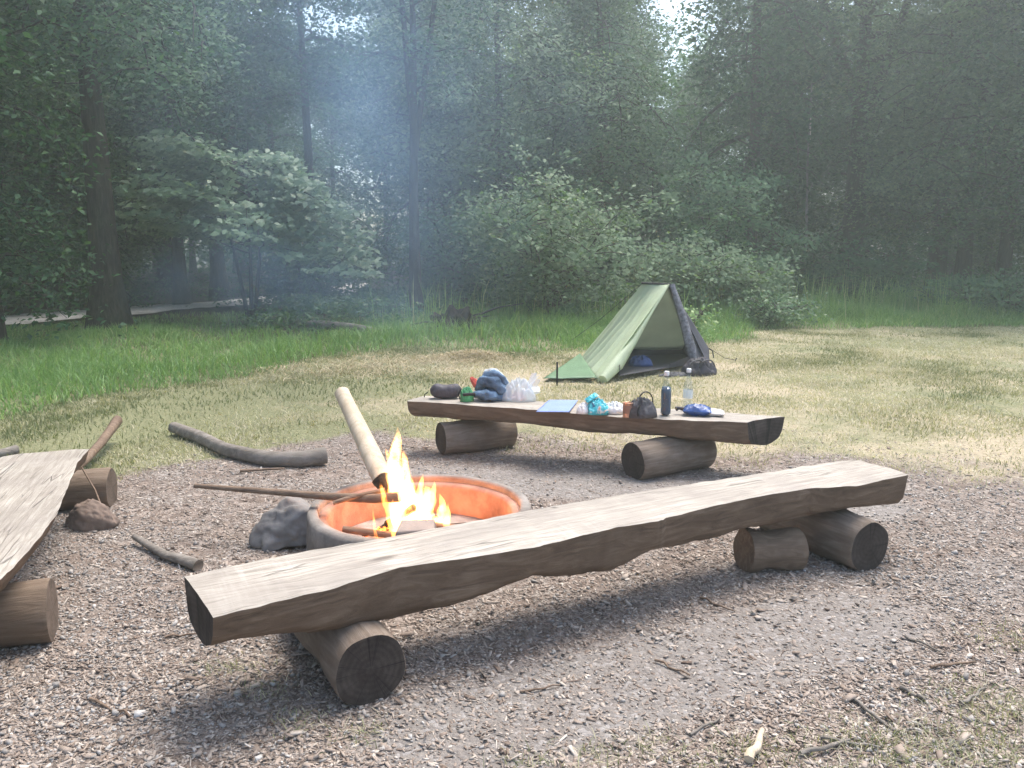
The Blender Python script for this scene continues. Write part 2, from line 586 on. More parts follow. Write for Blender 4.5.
# forest path
def make_path():
    m, nt, out = mat('pale_gravel_track')
    n = N(nt)
    v = n.coords()
    c = n.ramp(n.noise(v, 9, 8, .7), [(.3, (.45, .43, .42)), (.55, (.58, .56, .55)), (.75, (.68, .66, .65))])
    c = n.mix(n.ramp(n.noise(v, 1.3, 5), [(.55, (0, 0, 0)), (.7, (.8, .8, .8))]), c, (.2, .19, .14))
    p = n('BsdfPrincipled', Base__Color=c, Roughness=.9)
    bp = n('Bump', Height=n.noise(v, 30, 6), Strength=.6, Distance=.02)
    nt.links.new(bp.outputs[0], p.inputs['Normal'])
    nt.links.new(p.outputs[0], out.inputs[0])
    pts = []
    for (ax, ay), (bx, by) in zip(PATHC[:-1], PATHC[1:]):
        for k in range(12):
            t = k / 12
            pts.append(Vector((ax + (bx - ax) * t, ay + (by - ay) * t, 0)))
    mb = MB()
    vs, fs = [], []
    W = 7
    for i, q in enumerate(pts):
        t = (pts[min(i + 1, len(pts) - 1)] - pts[max(i - 1, 0)]).normalized()
        s = Vector((t.y, -t.x, 0))
        for j in range(W):
            u = (j / (W - 1) - .5) * (2.5 + .3 * noise.noise(Vector((i * .4, j, 3))))
            w = q + s * u
            vs.append((w.x, w.y, float(gz(w.x, w.y)) + .07 + .03 * (1 - abs(j / 3 - 1))))
    for i in range(len(pts) - 1):
        for j in range(W - 1):
            a = i * W + j
            fs.append((a, a + 1, a + W + 1, a + W))
    mb.add(vs, fs)
    o = mb.build('path', m)
    tag(o, 'pale gravel path crossing behind the thick tree trunk at the forest edge', kind='structure')


make_path()

# ------------------------------------------------------------------ keep-out footprints for loose cover
def blocked(x, y):
    b = np.hypot(x + .48, y - 4.06) < .63
    return b


# chips and gravel
def loose(name, n, seed, size, flat, material, label, zonef, aspect):
    rng = np.random.default_rng(seed)
    # more of them near the camera, where they can be seen
    d = rng.uniform(1.75, 9.5, n * 3) ** 1.0
    u = rng.uniform(-.95, .95, n * 3)
    y = d; x = u * d
    keep = zonef(x, y) * np.clip(2.6 / d, .25, 1) > rng.uniform(0, 1, n * 3)
    keep &= ~blocked(x, y)
    x, y = x[keep][:n], y[keep][:n]
    k = len(x)
    s = size * rng.lognormal(0, .4, k)
    L = s * rng.uniform(1, aspect, k); Wd = s * rng.uniform(.6, 1.0, k); H = s * flat * rng.uniform(.6, 1.3, k)
    base = np.array([[-1, -1, -1], [1, -1, -1], [1, 1, -1], [-1, 1, -1], [-1, -1, 1], [1, -1, 1], [1, 1, 1], [-1, 1, 1]], float)
    V = base[None] * np.stack([L, Wd, H], 1)[:, None] * .5
    V = V * rng.uniform(.55, 1.2, (k, 8, 1))
    a = rng.uniform(0, 2 * np.pi, k); tl = rng.normal(0, .28, k); tr = rng.normal(0, .25, k)
    ca, sa, ct, st, cr, sr = np.cos(a), np.sin(a), np.cos(tl), np.sin(tl), np.cos(tr), np.sin(tr)
    xx, yy, zz = V[..., 0], V[..., 1], V[..., 2]
    yy, zz = yy * cr[:, None] - zz * sr[:, None], yy * sr[:, None] + zz * cr[:, None]
    xx, zz = xx * ct[:, None] - zz * st[:, None], xx * st[:, None] + zz * ct[:, None]
    xx, yy = xx * ca[:, None] - yy * sa[:, None], xx * sa[:, None] + yy * ca[:, None]
    zc = gz(x, y) + H * .35 + np.abs(st) * L * .2
    P = np.stack([xx + x[:, None], yy + y[:, None], zz + zc[:, None]], -1)
    fs = [(3, 2, 1, 0), (4, 5, 6, 7), (0, 1, 5, 4), (1, 2, 6, 5), (2, 3, 7, 6), (3, 0, 4, 7)]
    o = cards(name, P, fs, rng.beta(2, 2.2, k), material, smooth=False)
    tag(o, label, kind='stuff')


def bare_zone(x, y):
    def band(ax, ay, bx, by, w):
        vx, vy = bx - ax, by - ay
        t = np.clip(((x - ax) * vx + (y - ay) * vy) / (vx * vx + vy * vy), 0, 1)
        return 1 - sstep(w * .3, w, np.hypot(x - ax - t * vx, y - ay - t * vy))
    b = np.maximum(band(-.2, 2.45, 1.5, 3.3, .5), band(-.6, 5.55, 2.2, 4.9, .55))
    return np.clip(b + (fbm(x * 3, y * 3, 61, 3) - .5) * .5, 0, 1)


loose('wood_chips', 135000, 5, .0072, .28, M_CHIP, 'loose brown wood chips strewn over the gravel',
      lambda x, y: zone_gravel(x, y) * (1 - .78 * bare_zone(x, y)) * (.35 + .65 * sstep(.3, .6, fbm(x * .9, y * .9, 71, 3))), 2.6)
loose('gravel', 65000, 6, .007, .6, M_PEB, 'small grey gravel stones on the clearing floor',
      lambda x, y: zone_gravel(x, y) * (1 - .6 * bare_zone(x, y)) * (.2 + .8 * sstep(.42, .6, fbm(x * .7, y * .7, 81, 3))), 1.5)


loose('splinters', 12000, 16, .0048, .25, M_CHIP, 'thin pale wood splinters and straw strewn over the gravel',
      lambda x, y: zone_gravel(x, y) * (1 - .8 * bare_zone(x, y)), 9)


# grass
def blades(name, x, y, h, w, tint, material, label, lean=.35, seed=1, parent=None, z=None, kind='stuff'):
    rng = np.random.default_rng(seed)
    n = len(x)
    z = gz(x, y) - .005 if z is None else z
    a = rng.uniform(0, 2 * np.pi, n)
    lx, ly = np.cos(a), np.sin(a)
    b = rng.uniform(0, 2 * np.pi, n)
    wx, wy = np.cos(b) * w * .5, np.sin(b) * w * .5
    le = np.abs(rng.normal(lean, lean * .6, n))
    V = np.empty((n, 5, 3))
    for k, (t, ww) in enumerate(((0, 1), (0, -1), (.55, .75), (.55, -.75), (1, 0))):
        off = le * h * t ** 1.8
        V[:, k, 0] = x + lx * off + wx * ww
        V[:, k, 1] = y + ly * off + wy * ww
        V[:, k, 2] = z + h * t * (1 - .35 * np.minimum(le, 1) * t)
    # quads only: repeat the tip as a sliver is not needed, use triangles
    fs = [(0, 1, 3), (0, 3, 2), (2, 3, 4)]
    o = cards(name, V, fs, tint, material, parent)
    if label or kind: tag(o, label, kind=kind)
    return o


def scatter(n, seed, x0, x1, y0, y1, dens):
    rng = np.random.default_rng(seed)
    x = rng.uniform(x0, x1, n); y = rng.uniform(y0, y1, n)
    k = dens(x, y) > rng.uniform(0, 1, n)
    k &= np.abs(x) < .9 * y + 1.2
    return x[k], y[k], rng


def lawn():
    x, y, rng = scatter(1050000, 11, -12, 16, 2.2, 19,
                        lambda x, y: (1 - zone_gravel(x, y)) ** 1.2 * (1 - .7 * zone_long(x, y)) * np.clip(11 / y, .45, 1)
                        * (.18 + .82 * sstep(.34, .62, fbm(x * 1.1, y * 1.1, 17, 3)))
                        * (~blocked(x, y)))
    g = np.interp(x, [-6, -2, 1, 4, 9], [.8, .5, .24, .3, .45]) + .6 * zone_long(x, y)
    t = np.clip(.5 + .95 * (1 - g - .5) + (.5 - fbm(x * .8, y * .8, 41, 4)) * 2.0 + rng.normal(0, .17, len(x)), 0, 1)
    h = .022 + .035 * rng.uniform(0, 1, len(x)) ** 2 + .04 * (1 - t) * fbm(x * .9, y * .9, 15)
    blades('short_grass', x, y, h, .0045 + .00055 * y, t, M_LAWN, 'short mown grass, straw coloured with yellow green patches', .8, 12)


lawn()


def long_grass():
    def dens(x, y):
        e = y - edge_long(x)
        return zone_long(x, y) * (1 - sstep(3.5, 8, e - np.interp(x, [-6.5, -4], [6, 0]))) * (path_dist(x, y) > 1.25) * (.25 + .75 * sstep(.3, .55, fbm(x * .8, y * .8, 19, 3)))
    x, y, rng = scatter(400000, 14, -17, 20, 6, 28, dens)
    e = y - edge_long(x)
    hmax = np.interp(x, [-12, -6, -3, 0, 4, 9], [.2, .28, .36, .52, .55, .7]) * np.interp(path_dist(x, y), [1, 5], [.35, 1])
    h = hmax * (.35 + .65 * sstep(0, 1.5, e)) * (.1 + 1.45 * fbm(x * 1.1, y * 1.1, 23, 3)) * rng.uniform(.6, 1.15, len(x))
    t = np.clip(rng.beta(2, 3, len(x)) + .35 * (fbm(x * .4, y * .4, 37, 3) - .45), 0, 1)
    blades('long_grass', x, y, h, .009 + .0005 * y, t, M_GRASS, 'long green grass along the forest edge', .62, 15)


long_grass()


def tufts():
    """sparse tufts in the gravel near the camera"""
    rng = np.random.default_rng(77)
    spots = [G(600, 755), G(650, 745), G(700, 762), G(770, 760), G(850, 755), G(980, 745), G(1000, 720), G(940, 750), G(1015, 700),
             G(1010, 760), G(905, 765), G(360, 733), G(235, 668), G(265, 690), G(300, 720), G(530, 765), G(880, 745), G(965, 700), G(1020, 640), G(740, 745)]
    X, Yy = [], []
    for i, s in enumerate(spots):
        m = 240 if s.x > .9 else 90
        r = .12 if s.x > .9 else .06
        X.append(rng.normal(s.x, r, m)); Yy.append(rng.normal(s.y, r * .7, m))
    x = np.concatenate(X); y = np.concatenate(Yy)
    h = rng.uniform(.012, .05, len(x))
    blades('grass_tufts', x, y, h, .0045, np.clip(rng.normal(.42, .25, len(x)), 0, 1), M_LAWN, 'sparse grass tufts growing through the near gravel', .9, 78)


tufts()


def hay():
    rng = np.random.default_rng(91)
    c = G(432, 362); c2 = G(345, 372)
    x = np.concatenate([rng.normal(c.x + .55, .35, 1500), rng.normal(c.x, .9, 2200), rng.normal(c2.x, .8, 1200)])
    y = np.concatenate([rng.normal(c.y + .35, .22, 1500), rng.normal(c.y, .45, 2200), rng.normal(c2.y, .4, 1200)])
    z = gz(x, y) + .12 * np.exp(-(((x - c.x - .55) / .42) ** 2 + ((y - c.y - .35) / .3) ** 2)) * rng.uniform(.3, 1, len(x))
    o = blades('hay', x, y, rng.uniform(.02, .09, len(x)), .012, rng.beta(2, 2, len(x)), M_HAY, 'heap of pale brown cut hay lying on the mown grass', 2.2, 92, z=z)


hay()

# ------------------------------------------------------------------ trees
def tree_meshes(seed, h, r, lo, crad, nleaf, leaf, lm, bm_, lean=(0, 0), flat=.45, limbs=18, spread=1.0, up=.5, fork=None, droop=0.0, profile=None, wid=.55, clump=.38, tilt=.38, bias=(0, 0)):
    rng = np.random.default_rng(seed)
    mb = MB()
    k = 12
    ang = rng.uniform(0, 6.28)
    pts = []
    for i in range(k):
        t = i / (k - 1)
        wob = .25 * math.sin(t * 5 + ang) * t * min(1, h / 10)
        pts.append(Vector((lean[0] * t * h + wob * math.cos(ang), lean[1] * t * h + wob * math.sin(ang), t * h - .15)))
    rad = [r * (1 + .7 * math.exp(-i * 1.6)) * (1 - .88 * (i / (k - 1))) for i in range(k)]
    mb.tube(pts, rad, 12, rough=.18, seed=seed)

    def trunk_at(z):
        t = min(max(z / h, 0), 1) * (k - 1)
        i = min(int(t), k - 2)
        return pts[i].lerp(pts[i + 1], t - i), rad[i] + (rad[i + 1] - rad[i]) * (t - i)
    centres = []
    if profile is None:
        profile = lambda t: (.55 + .45 * math.sin(min(1, t * 1.15) * math.pi)) * (1 - .35 * t)
    ga = rng.uniform(0, 6.28)
    for li in range(limbs):
        t = (li + rng.uniform(0, 1)) / limbs
        z0 = lo + (h * .97 - lo) * t
        p0, pr = trunk_at(z0)
        ga += 2.4 + rng.normal(0, .4)
        L = crad * profile(t) * rng.uniform(.75, 1.2)
        dirv = Vector((math.cos(ga), math.sin(ga), up * rng.uniform(.5, 1.4)))
        pl = [p0]
        d = dirv.normalized()
        m = 6
        for s in range(1, m):
            d = (d + Vector((rng.normal(0, .16), rng.normal(0, .16), rng.normal(0, .1) - .10 * s * (1 + droop)))).normalized()
            pl.append(pl[-1] + d * (L / (m - 1)))
        r0 = min(pr * .55, .02 + L * .02)
        mb.tube(pl, [r0 * (1 - .85 * s / (m - 1)) for s in range(m)], 5, caps=False)
        for s in range(1, m):
            if s >= 2 or L < 1.2: centres.append((pl[s], .5 + .15 * s))
            if s >= 1:
                for q in range(2):
                    sd = d.cross(Vector((0, 0, 1)))
                    sd = sd.normalized() * (1 if q else -1)
                    e = pl[s] + (sd * rng.uniform(.5, 1) + d * rng.uniform(.1, .7) + Vector((0, 0, rng.normal(.05, .15) - .25 * droop))) * (L * .38)
                    mid = pl[s].lerp(e, .5) + Vector((0, 0, .05 * L))
                    mb.tube([pl[s], mid, e], [r0 * .35, r0 * .22, .004], 4, caps=False)
                    centres.append((e, .9)); centres.append((mid, .7))
    if fork:
        for (dx, dy, L, zf) in fork:
            p0, pr = trunk_at(zf)
            pl = [p0 + Vector((dx * L * t, dy * L * t, (L * t) * (1 - .12 * t))) + Vector((.18 * math.sin(t * 4 + dx), 0, 0)) * t for t in (0, .15, .35, .6, .85, 1)]
            mb.tube(pl, [pr * .8 * (1 - .6 * t) for t in (0, .15, .35, .6, .85, 1)], 9, rough=.15)
            for q in pl[3:]: centres.append((q, 1.3))
    W = np.array([c[1] for c in centres]); W = W / W.sum()
    C = np.array([c[0] for c in centres])
    pick = rng.choice(len(C), nleaf, p=W)
    cr = clump * rng.uniform(.6, 1.3, len(C))
    P = C[pick] + rng.normal(0, 1, (nleaf, 3)) * cr[pick][:, None] * np.array([1, 1, flat]) * spread
    if droop:
        P[:, 2] -= droop * np.abs(rng.normal(0, .6, nleaf))
    P[:, 2] = np.maximum(P[:, 2], .15)
    tint = np.clip(rng.normal(.45, .2, nleaf) + (rng.normal(0, .22, len(C)))[pick], 0, 1)
    cb = rng.normal(0, .5, (len(C), 2))[pick]
    V = leaf_verts(P, leaf, rng, tilt=tilt, wid=wid, bias=(bias[0] + cb[:, 0], bias[1] + cb[:, 1]))
    return mb, V, tint


def plant(name, cat, label, x, y, group=None, foliage_name='crown', stem_name='trunk', rz=0, z=None, **kw):
    lm, bm_ = kw['lm'], kw['bm_']
    root = empty(name, (x, y, float(gz(x, y)) if z is None else z), rz)
    tag(root, label, cat, group)
    mb, V, tint = tree_meshes(**kw)
    mb.build(stem_name, bm_, root)
    cards(foliage_name, V, LEAF_F, tint, lm, root)
    return root


# thick trunk on the left edge
b = G(110, 330)
plant('tree', 'tree', 'thick dark trunked tree standing in front of the gravel path', b.x, b.y, bias=(0, -.8), seed=101, h=12, r=.29, lo=5.2, crad=4.2,
      nleaf=28000, leaf=.12, lm=M_LEAF_D, bm_=M_BARK, lean=(-.012, 0), limbs=26, up=.35, flat=.35, droop=.25)
# leftmost slim tree
b = G(-2, 345)
plant('tree', 'tree', 'slim dark tree cut by the left border of the photo', b.x, b.y, seed=102, h=9, r=.09, lo=1.0, crad=2.0,
      nleaf=8000, leaf=.12, lm=M_LEAF_D, bm_=M_BARK, limbs=18, up=.4)


def maple():
    b = G(252, 322)
    root = empty('sapling', (b.x, b.y, float(gz(b.x, b.y))))
    tag(root, 'young maple with pale flat layers of leaves sweeping over the smoky grass', 'sapling')
    rng = np.random.default_rng(5)
    mb = MB()
    C = []
    stems = [((0, 0, 0), (.05, 0, 1.6), (.1, .05, 3.9)), ((.06, 0, 0), (.22, .1, 1.4), (.2, .1, 3.0)), ((-.08, .05, 0), (-.3, .1, 1.3), (-.55, .1, 2.6))]
    for a, c, d in stems:
        pl = [Vector(a).lerp(Vector(c), t) for t in (0, .5, 1)] + [Vector(c).lerp(Vector(d), t) for t in (.5, 1)]
        mb.tube(pl, [.055, .045, .035, .024, .01], 7, rough=.1)
    for k in range(46):
        t = rng.uniform(0, 1)
        side = 1 if k % 2 else -1
        z0 = 1.5 + 2.1 * t
        L = (3.15 - 1.2 * t) * rng.uniform(.5, 1.0)
        an = rng.normal(0, .6)
        d = Vector((side * math.cos(an), math.sin(an) - .2, 0)).normalized()
        p0 = Vector((.0, .05, z0))
        rise = .9 if side < 0 else .55
        fall = .45 if side < 0 else 1.05
        pl = []
        for q in range(7):
            u = q / 6
            pl.append(p0 + d * (L * u) + Vector((0, 0, rise * u - fall * u * u + rng.normal(0, .03))))
        mb.tube(pl, [.016 * (1 - .8 * q / 6) for q in range(7)], 4, caps=False)
        for q in range(2, 7):
            for _ in range(3):
                wv_ = d.cross(Vector((0, 0, 1))) * rng.uniform(-.5, .5) * L * .35
                C.append(pl[q] + wv_ + Vector((0, 0, rng.normal(0, .04))))
    mb.build('trunk', M_BARK, root)
    C = np.array(C)
    n = 7600
    pick = rng.integers(0, len(C), n)
    P = C[pick] + rng.normal(0, 1, (n, 3)) * np.array([.22, .22, .03])
    cb = rng.normal(0, .2, (len(C), 2))[pick]
    V = leaf_verts(P, .175, rng, tilt=.25, wid=.6, droop=.3, bias=(cb[:, 0], cb[:, 1] - .7))
    cards('crown', V, LEAF_F, np.clip(rng.normal(.5, .22, n), 0, 1), M_LEAF_MAPLE, root)


maple()

# slim double stemmed tree in the smoke
b = G(416, 322)
plant('tree', 'tree', 'slim upright dark tree rising through the blue smoke', b.x, b.y, bias=(0, -.8), seed=104, h=11, r=.13, lo=5.0, crad=1.9,
      nleaf=9000, leaf=.11, lm=M_LEAF_D, bm_=M_BARK, limbs=18, up=.9, fork=[(.12, .05, 7, 3.6), (-.09, 0, 7.5, 4.2)])
# broad pale tree behind the hazel
plant('tree', 'tree', 'broad tree with yellowish green crown behind the rounded hazel bush', -.3, 23.5, bias=(0, -.8), seed=105, h=10.5, r=.2, lo=2.2, crad=4.0,
      nleaf=34000, leaf=.115, lm=M_LEAF_L, bm_=M_BARKG, limbs=24, up=.5)
# drooping tree
p = A(598, 200, 24.5)
plant('tree', 'tree', 'grey stemmed tree with drooping blue green branches above the tent', p.x, 24.5, bias=(0, -.8), seed=106, h=12, r=.22, lo=3.6, crad=3.6,
      nleaf=24000, leaf=.12, lm=M_LEAF_M, bm_=M_BARK, limbs=20, up=.3, droop=.9)
# big forked tree on the right
p = A(852, 240, 26)
plant('tree', 'tree', 'big tree whose bare dark trunk forks near the top right', p.x, 26, bias=(0, -.8), seed=107, h=13, r=.38, lo=6.2, crad=5.0,
      nleaf=28000, leaf=.12, lm=M_LEAF_L, bm_=M_BARK, limbs=18, up=.4, fork=[(-.42, 0, 7, 6.0), (.3, .1, 7, 5.2)])
# full tree at the right border
p = A(965, 250, 23.5)
plant('tree', 'tree', 'full leafy tree overhanging the weeds by the right border', p.x, 23.5, bias=(0, -.8), seed=108, h=11.5, r=.24, lo=2.6, crad=4.6,
      nleaf=36000, leaf=.115, lm=M_LEAF_L, bm_=M_BARK, limbs=26, up=.35, droop=.3)


# pale snag
p = A(811, 130, 24)
mb = MB()
mb.tube([(0, 0, -.1), (.05, 0, 2), (-.03, .03, 4), (-.06, .0, 6.3)], [.045, .04, .032, .02], 7, rough=.2)
mb.tube([(.0, 0, 3.2), (.3, .1, 3.8)], [.015, .006], 5)
o = mb.build('dead_tree', M_SNAG)
o.location = (p.x, 24, 0)
mb2 = MB()
mb2.tube([(-.012, -.022, 4.75), (-.03, -.02, 5.1), (-.034, -.016, 5.45)], [.012, .026, .01], 7, rough=.2)
mb2.build('bare_patch', M_BIRCH, o)
tag(o, 'thin bleached dead stem standing among the dark trees', 'dead tree')

# bushes
def bush(label, px, py, Y, h, crad, n, leaf, lm, seed, stems=9, group=None, flat=.5, clump=.25, name='bush', cat='bush'):
    n = int(n * 1.1); leaf = leaf * .88
    p = A(px, py, Y)
    root = empty(name, (p.x, Y, float(gz(p.x, Y))))
    tag(root, label, cat, group)
    rng = np.random.default_rng(seed)
    mb = MB(); C = []
    for i in range(stems):
        a = 2 * math.pi * i / stems + rng.normal(0, .3)
        out = crad * rng.uniform(.35, 1.05)
        hh = h * (1.05 - .45 * (out / crad) ** 2) * rng.uniform(.62, 1.2)
        pl = []
        for s in range(9):
            u = s / 8
            pl.append(Vector((math.cos(a) * out * u ** 1.2, math.sin(a) * out * u ** 1.2, hh * (1.25 * u - .33 * u ** 3) - .05)))
        mb.tube(pl, [.035 * (1 - .85 * s / 8) for s in range(9)], 5, caps=False)
        for s in range(2, 9):
            C.append((pl[s], .5 + .1 * s))
            for q in range(3):
                b2 = rng.uniform(0, 6.28)
                e = pl[s] + Vector((math.cos(b2), math.sin(b2), rng.normal(.1, .35))) * crad * .33
                e.z = max(e.z, .15)
                mb.tube([pl[s], pl[s].lerp(e, .5) + Vector((0, 0, .05)), e], [.011, .008, .003], 4, caps=False)
                C.append((e, .8))
    mb.build('branches', M_BARKG, root)
    W = np.array([c[1] for c in C]); W /= W.sum()
    P0 = np.array([c[0] for c in C])
    pick = rng.choice(len(P0), n, p=W)
    cr = clump * rng.uniform(.5, 1.3, len(P0))
    P = P0[pick] + rng.normal(0, 1, (n, 3)) * cr[pick][:, None] * np.array([1, 1, flat])
    P[:, 2] = np.maximum(P[:, 2], .06 + rng.uniform(0, .2, n))
    t = np.clip(rng.normal(.5, .22, n) + rng.normal(0, .1, len(P0))[pick], 0, 1)
    cb = rng.normal(0, .45, (len(P0), 2))[pick]
    cards('foliage', leaf_verts(P, leaf, rng, .4, .6, bias=(cb[:, 0], cb[:, 1] - .6)), LEAF_F, t, lm, root)
    return root


bush('rounded pale hazel bush growing directly behind the green tent', 552, 300, 17.2, 3.1, 2.3, 13000, .125, M_LEAF_L, 201, 14)
bush('tall loose bush behind the bramble mound right of the tent', 715, 270, 21.5, 3.9, 2.0, 11000, .13, M_LEAF_M, 202, 11)
bush('low spreading bramble mound just right of the tent peak', 700, 305, 18.4, 1.6, 1.95, 12000, .13, M_LEAF_L, 203, 15, flat=.5, name='bramble', cat='bush')
bush('dark low bush in the shade beneath the forked tree', 850, 285, 22.5, 1.8, 2.0, 8000, .13, M_LEAF_D, 204, 11)
bush('leafy low bush at the edge of the long grass near the right border', 985, 300, 19.6, 1.0, 1.6, 6500, .12, M_LEAF_M, 205, 11)
bush('low shrub just right of the maple sapling, veiled by smoke', 300, 292, 21.3, 1.7, 1.7, 7000, .12, M_LEAF_D, 207, 9)
bush('mid green shrub behind the slim tree in the smoke', 455, 290, 20.8, 2.4, 1.8, 7000, .13, M_LEAF_D, 208, 10)
bush('small green bush in the grass behind the dark side of the tent', 765, 320, 16.9, .65, .8, 2600, .09, M_WEED, 209, 9)
bush('small yellow green plant growing right behind the tent peak', 686, 330, 13.6, .95, .28, 900, .08, M_GRASS, 210, 6, clump=.15)

# forest behind: a few prototypes, copied
protos = []
PK = [dict(seed=301, h=12, r=.2, lo=2.4, crad=3.8, nleaf=26000, leaf=.14, lm=M_LEAF_D, bm_=M_BARK, limbs=24, up=.4),
      dict(seed=302, h=14, r=.26, lo=4.5, crad=4.4, nleaf=26000, leaf=.145, lm=M_LEAF_L, bm_=M_BARK, limbs=24, up=.45),
      dict(seed=303, h=13, r=.16, lo=5.5, crad=3.0, nleaf=18000, leaf=.14, lm=M_LEAF_D, bm_=M_BARKG, limbs=20, up=.6),
      dict(seed=304, h=10.5, r=.15, lo=1.2, crad=3.2, nleaf=24000, leaf=.135, lm=M_LEAF_M, bm_=M_BARK, limbs=24, up=.5, droop=.4),
      dict(seed=305, h=13.5, r=.22, lo=3.4, crad=3.6, nleaf=26000, leaf=.145, lm=M_LEAF_D, bm_=M_BARKG, limbs=26, up=.2, droop=.6)]
KINDS = ['dark leafy tree standing deep in the forest', 'tall straight tree with high crown deep in the forest',
         'slender bare stemmed tree deep in the forest', 'low branched green tree deep in the forest',
         'tall tree with drooping dark boughs deep in the forest']
for kw, lb in zip(PK, KINDS):
    protos.append([kw, lb, None])


def copy_tree(o, loc, rz, sc):
    c = o.copy(); col.objects.link(c)
    c.location = loc; c.rotation_euler = (0, 0, rz); c.scale = (sc, sc, sc)
    for ch in o.children:
        d = ch.copy(); col.objects.link(d); d.parent = c
    return c


rng = np.random.default_rng(42)
spots = []
def try_add(x, y, dmin, kind=None):
    if path_dist(x, y) < 1.6: return
    for (a, c, _) in spots:
        if math.hypot(a - x, c - y) < dmin: return
    spots.append((x, y, int(rng.integers(0, 5)) if kind is None else kind))


for Y0, Y1, dmin, cnt, xs in ((24.5, 29, 2.9, 60, .8), (29, 36, 3.1, 90, .8), (36, 50, 3.7, 140, .8)):
    for _ in range(cnt):
        y = rng.uniform(Y0, Y1)
        try_add(rng.uniform(-xs, xs) * y, y, dmin)
for _ in range(70):
    y = rng.uniform(13, 40)
    try_add(-rng.uniform(.82, 1.3) * y - 1, y, 3.6)
for _ in range(40):
    y = rng.uniform(19, 40)
    try_add(rng.uniform(.82, 1.15) * y, y, 3.8)
for px, Y in ((30, 20.5), (60, 24), (175, 22.5), (-40, 19), (310, 23.5), (1010, 22.5), (1075, 21), (690, 43)):
    spots.append((A(px, 200, Y).x, Y, int(rng.integers(0, 5))))
for x, y, k in spots:
    kw, lb, root = protos[k]
    rz, sc = rng.uniform(0, 6.28), rng.uniform(.85, 1.15)
    if root is None:
        root = plant('tree', 'tree', lb, x, y, 'forest trees behind the clearing', rz=rz, **kw)
        root.scale = (sc, sc, sc)
        protos[k][2] = root
    else:
        copy_tree(root, (x, y, float(gz(x, y))), rz, sc)


for (x, y, k) in ((-10.6, 11.0, 1), (-9.6, 6.0, 4), (-12.5, 14.0, 0), (-9.8, 1.5, 1)):  # out of view, added to block sky light and darken the left side
    o = copy_tree(protos[k][2], (x, y, 0), x, 1.0)
    o['label'] = 'tall unseen tree added past the left border to shade the clearing'
    o['group'] = 'unseen shade trees added at the left'


def far_woods():
    rng = np.random.default_rng(8)
    n = 56000
    nc = 1100
    cx = rng.uniform(-62, 66, nc); cy = rng.uniform(53, 64, nc); cz = (.3 + 15.2 * rng.uniform(0, 1, nc) ** 1.5) ** 1.0
    pick = rng.integers(0, nc, n)
    P = np.stack([cx, cy, cz], 1)[pick] + rng.normal(0, 1, (n, 3)) * np.array([1.3, 1.3, .8])
    P[:, 2] = np.maximum(P[:, 2], .2)
    o = cards('far_woods', leaf_verts(P, .5, rng, .8, .6), LEAF_F, np.clip(rng.normal(.4, .2, n), 0, 1), M_LEAF_D)
    tag(o, 'distant mass of dark foliage closing the forest', kind='stuff')


far_woods()


def undergrowth():
    rng = np.random.default_rng(33)
    n = 150000
    x = rng.uniform(-20, 24, n); y = rng.uniform(15, 33, n)
    e = y - edge_long(x)
    d = sstep(3.0, 5.2, e) * (path_dist(x, y) > 1.5) * np.where((x < -5.5) & (y < 21) & (path_dist(x, y) < 6), 0, 1) * (.1 + .9 * sstep(.38, .6, fbm(x * .5, y * .5, 51, 3)))
    d = d * np.where(y > 25, .5, 1) * (np.abs(x) < .75 * y + 1)
    k = d > rng.uniform(0, 1, n)
    x, y = x[k], y[k]
    hm = .25 + 1.1 * fbm(x * .45, y * .45, 57, 3) * np.interp(x, [-12, -4, 0, 6, 14], [.5, .6, .8, 1.1, 1.2])
    z = gz(x, y) + hm * rng.uniform(.05, 1, len(x)) ** .8
    P = np.stack([x, y, z], 1)
    o = cards('undergrowth', leaf_verts(P, .11, rng, .7, .45), LEAF_F, np.clip(rng.normal(.4, .25, len(x)), 0, 1), M_WEED)
    tag(o, 'nettles and low weeds along the forest edge', kind='stuff')
    # tall thin weed stalks
    xs, ys, r2 = scatter(9000, 34, -10, 20, 16, 24, lambda x, y: sstep(1.0, 2.4, y - edge_long(x)) * (1 - sstep(3, 6, y - edge_long(x))) * (path_dist(x, y) > 1.2))
    blades('weed_stalks', xs, ys, r2.uniform(.5, 1.25, len(xs)), .02, np.clip(r2.normal(.6, .25, len(xs)), 0, 1), M_GRASS, 'tall thin weed stalks at the forest edge', .16, 35)


undergrowth()

# ------------------------------------------------------------------ fallen wood at the edge
mb = MB()
a, c = G(306, 330), G(388, 338)
a.z += .12; c.z += .06
pts = [a.lerp(c, t) + Vector((0, 0, .05 * math.sin(t * 3))) for t in (0, .2, .4, .6, .8, 1)]
mb.tube(pts, [.1, .1, .095, .085, .07, .05], 9, 0, 1, rough=.25)
o = mb.build('fallen_log', [M_LOGD, M_ENDP])
tag(o, 'pale fallen log lying in the grass below the slim tree', 'log')

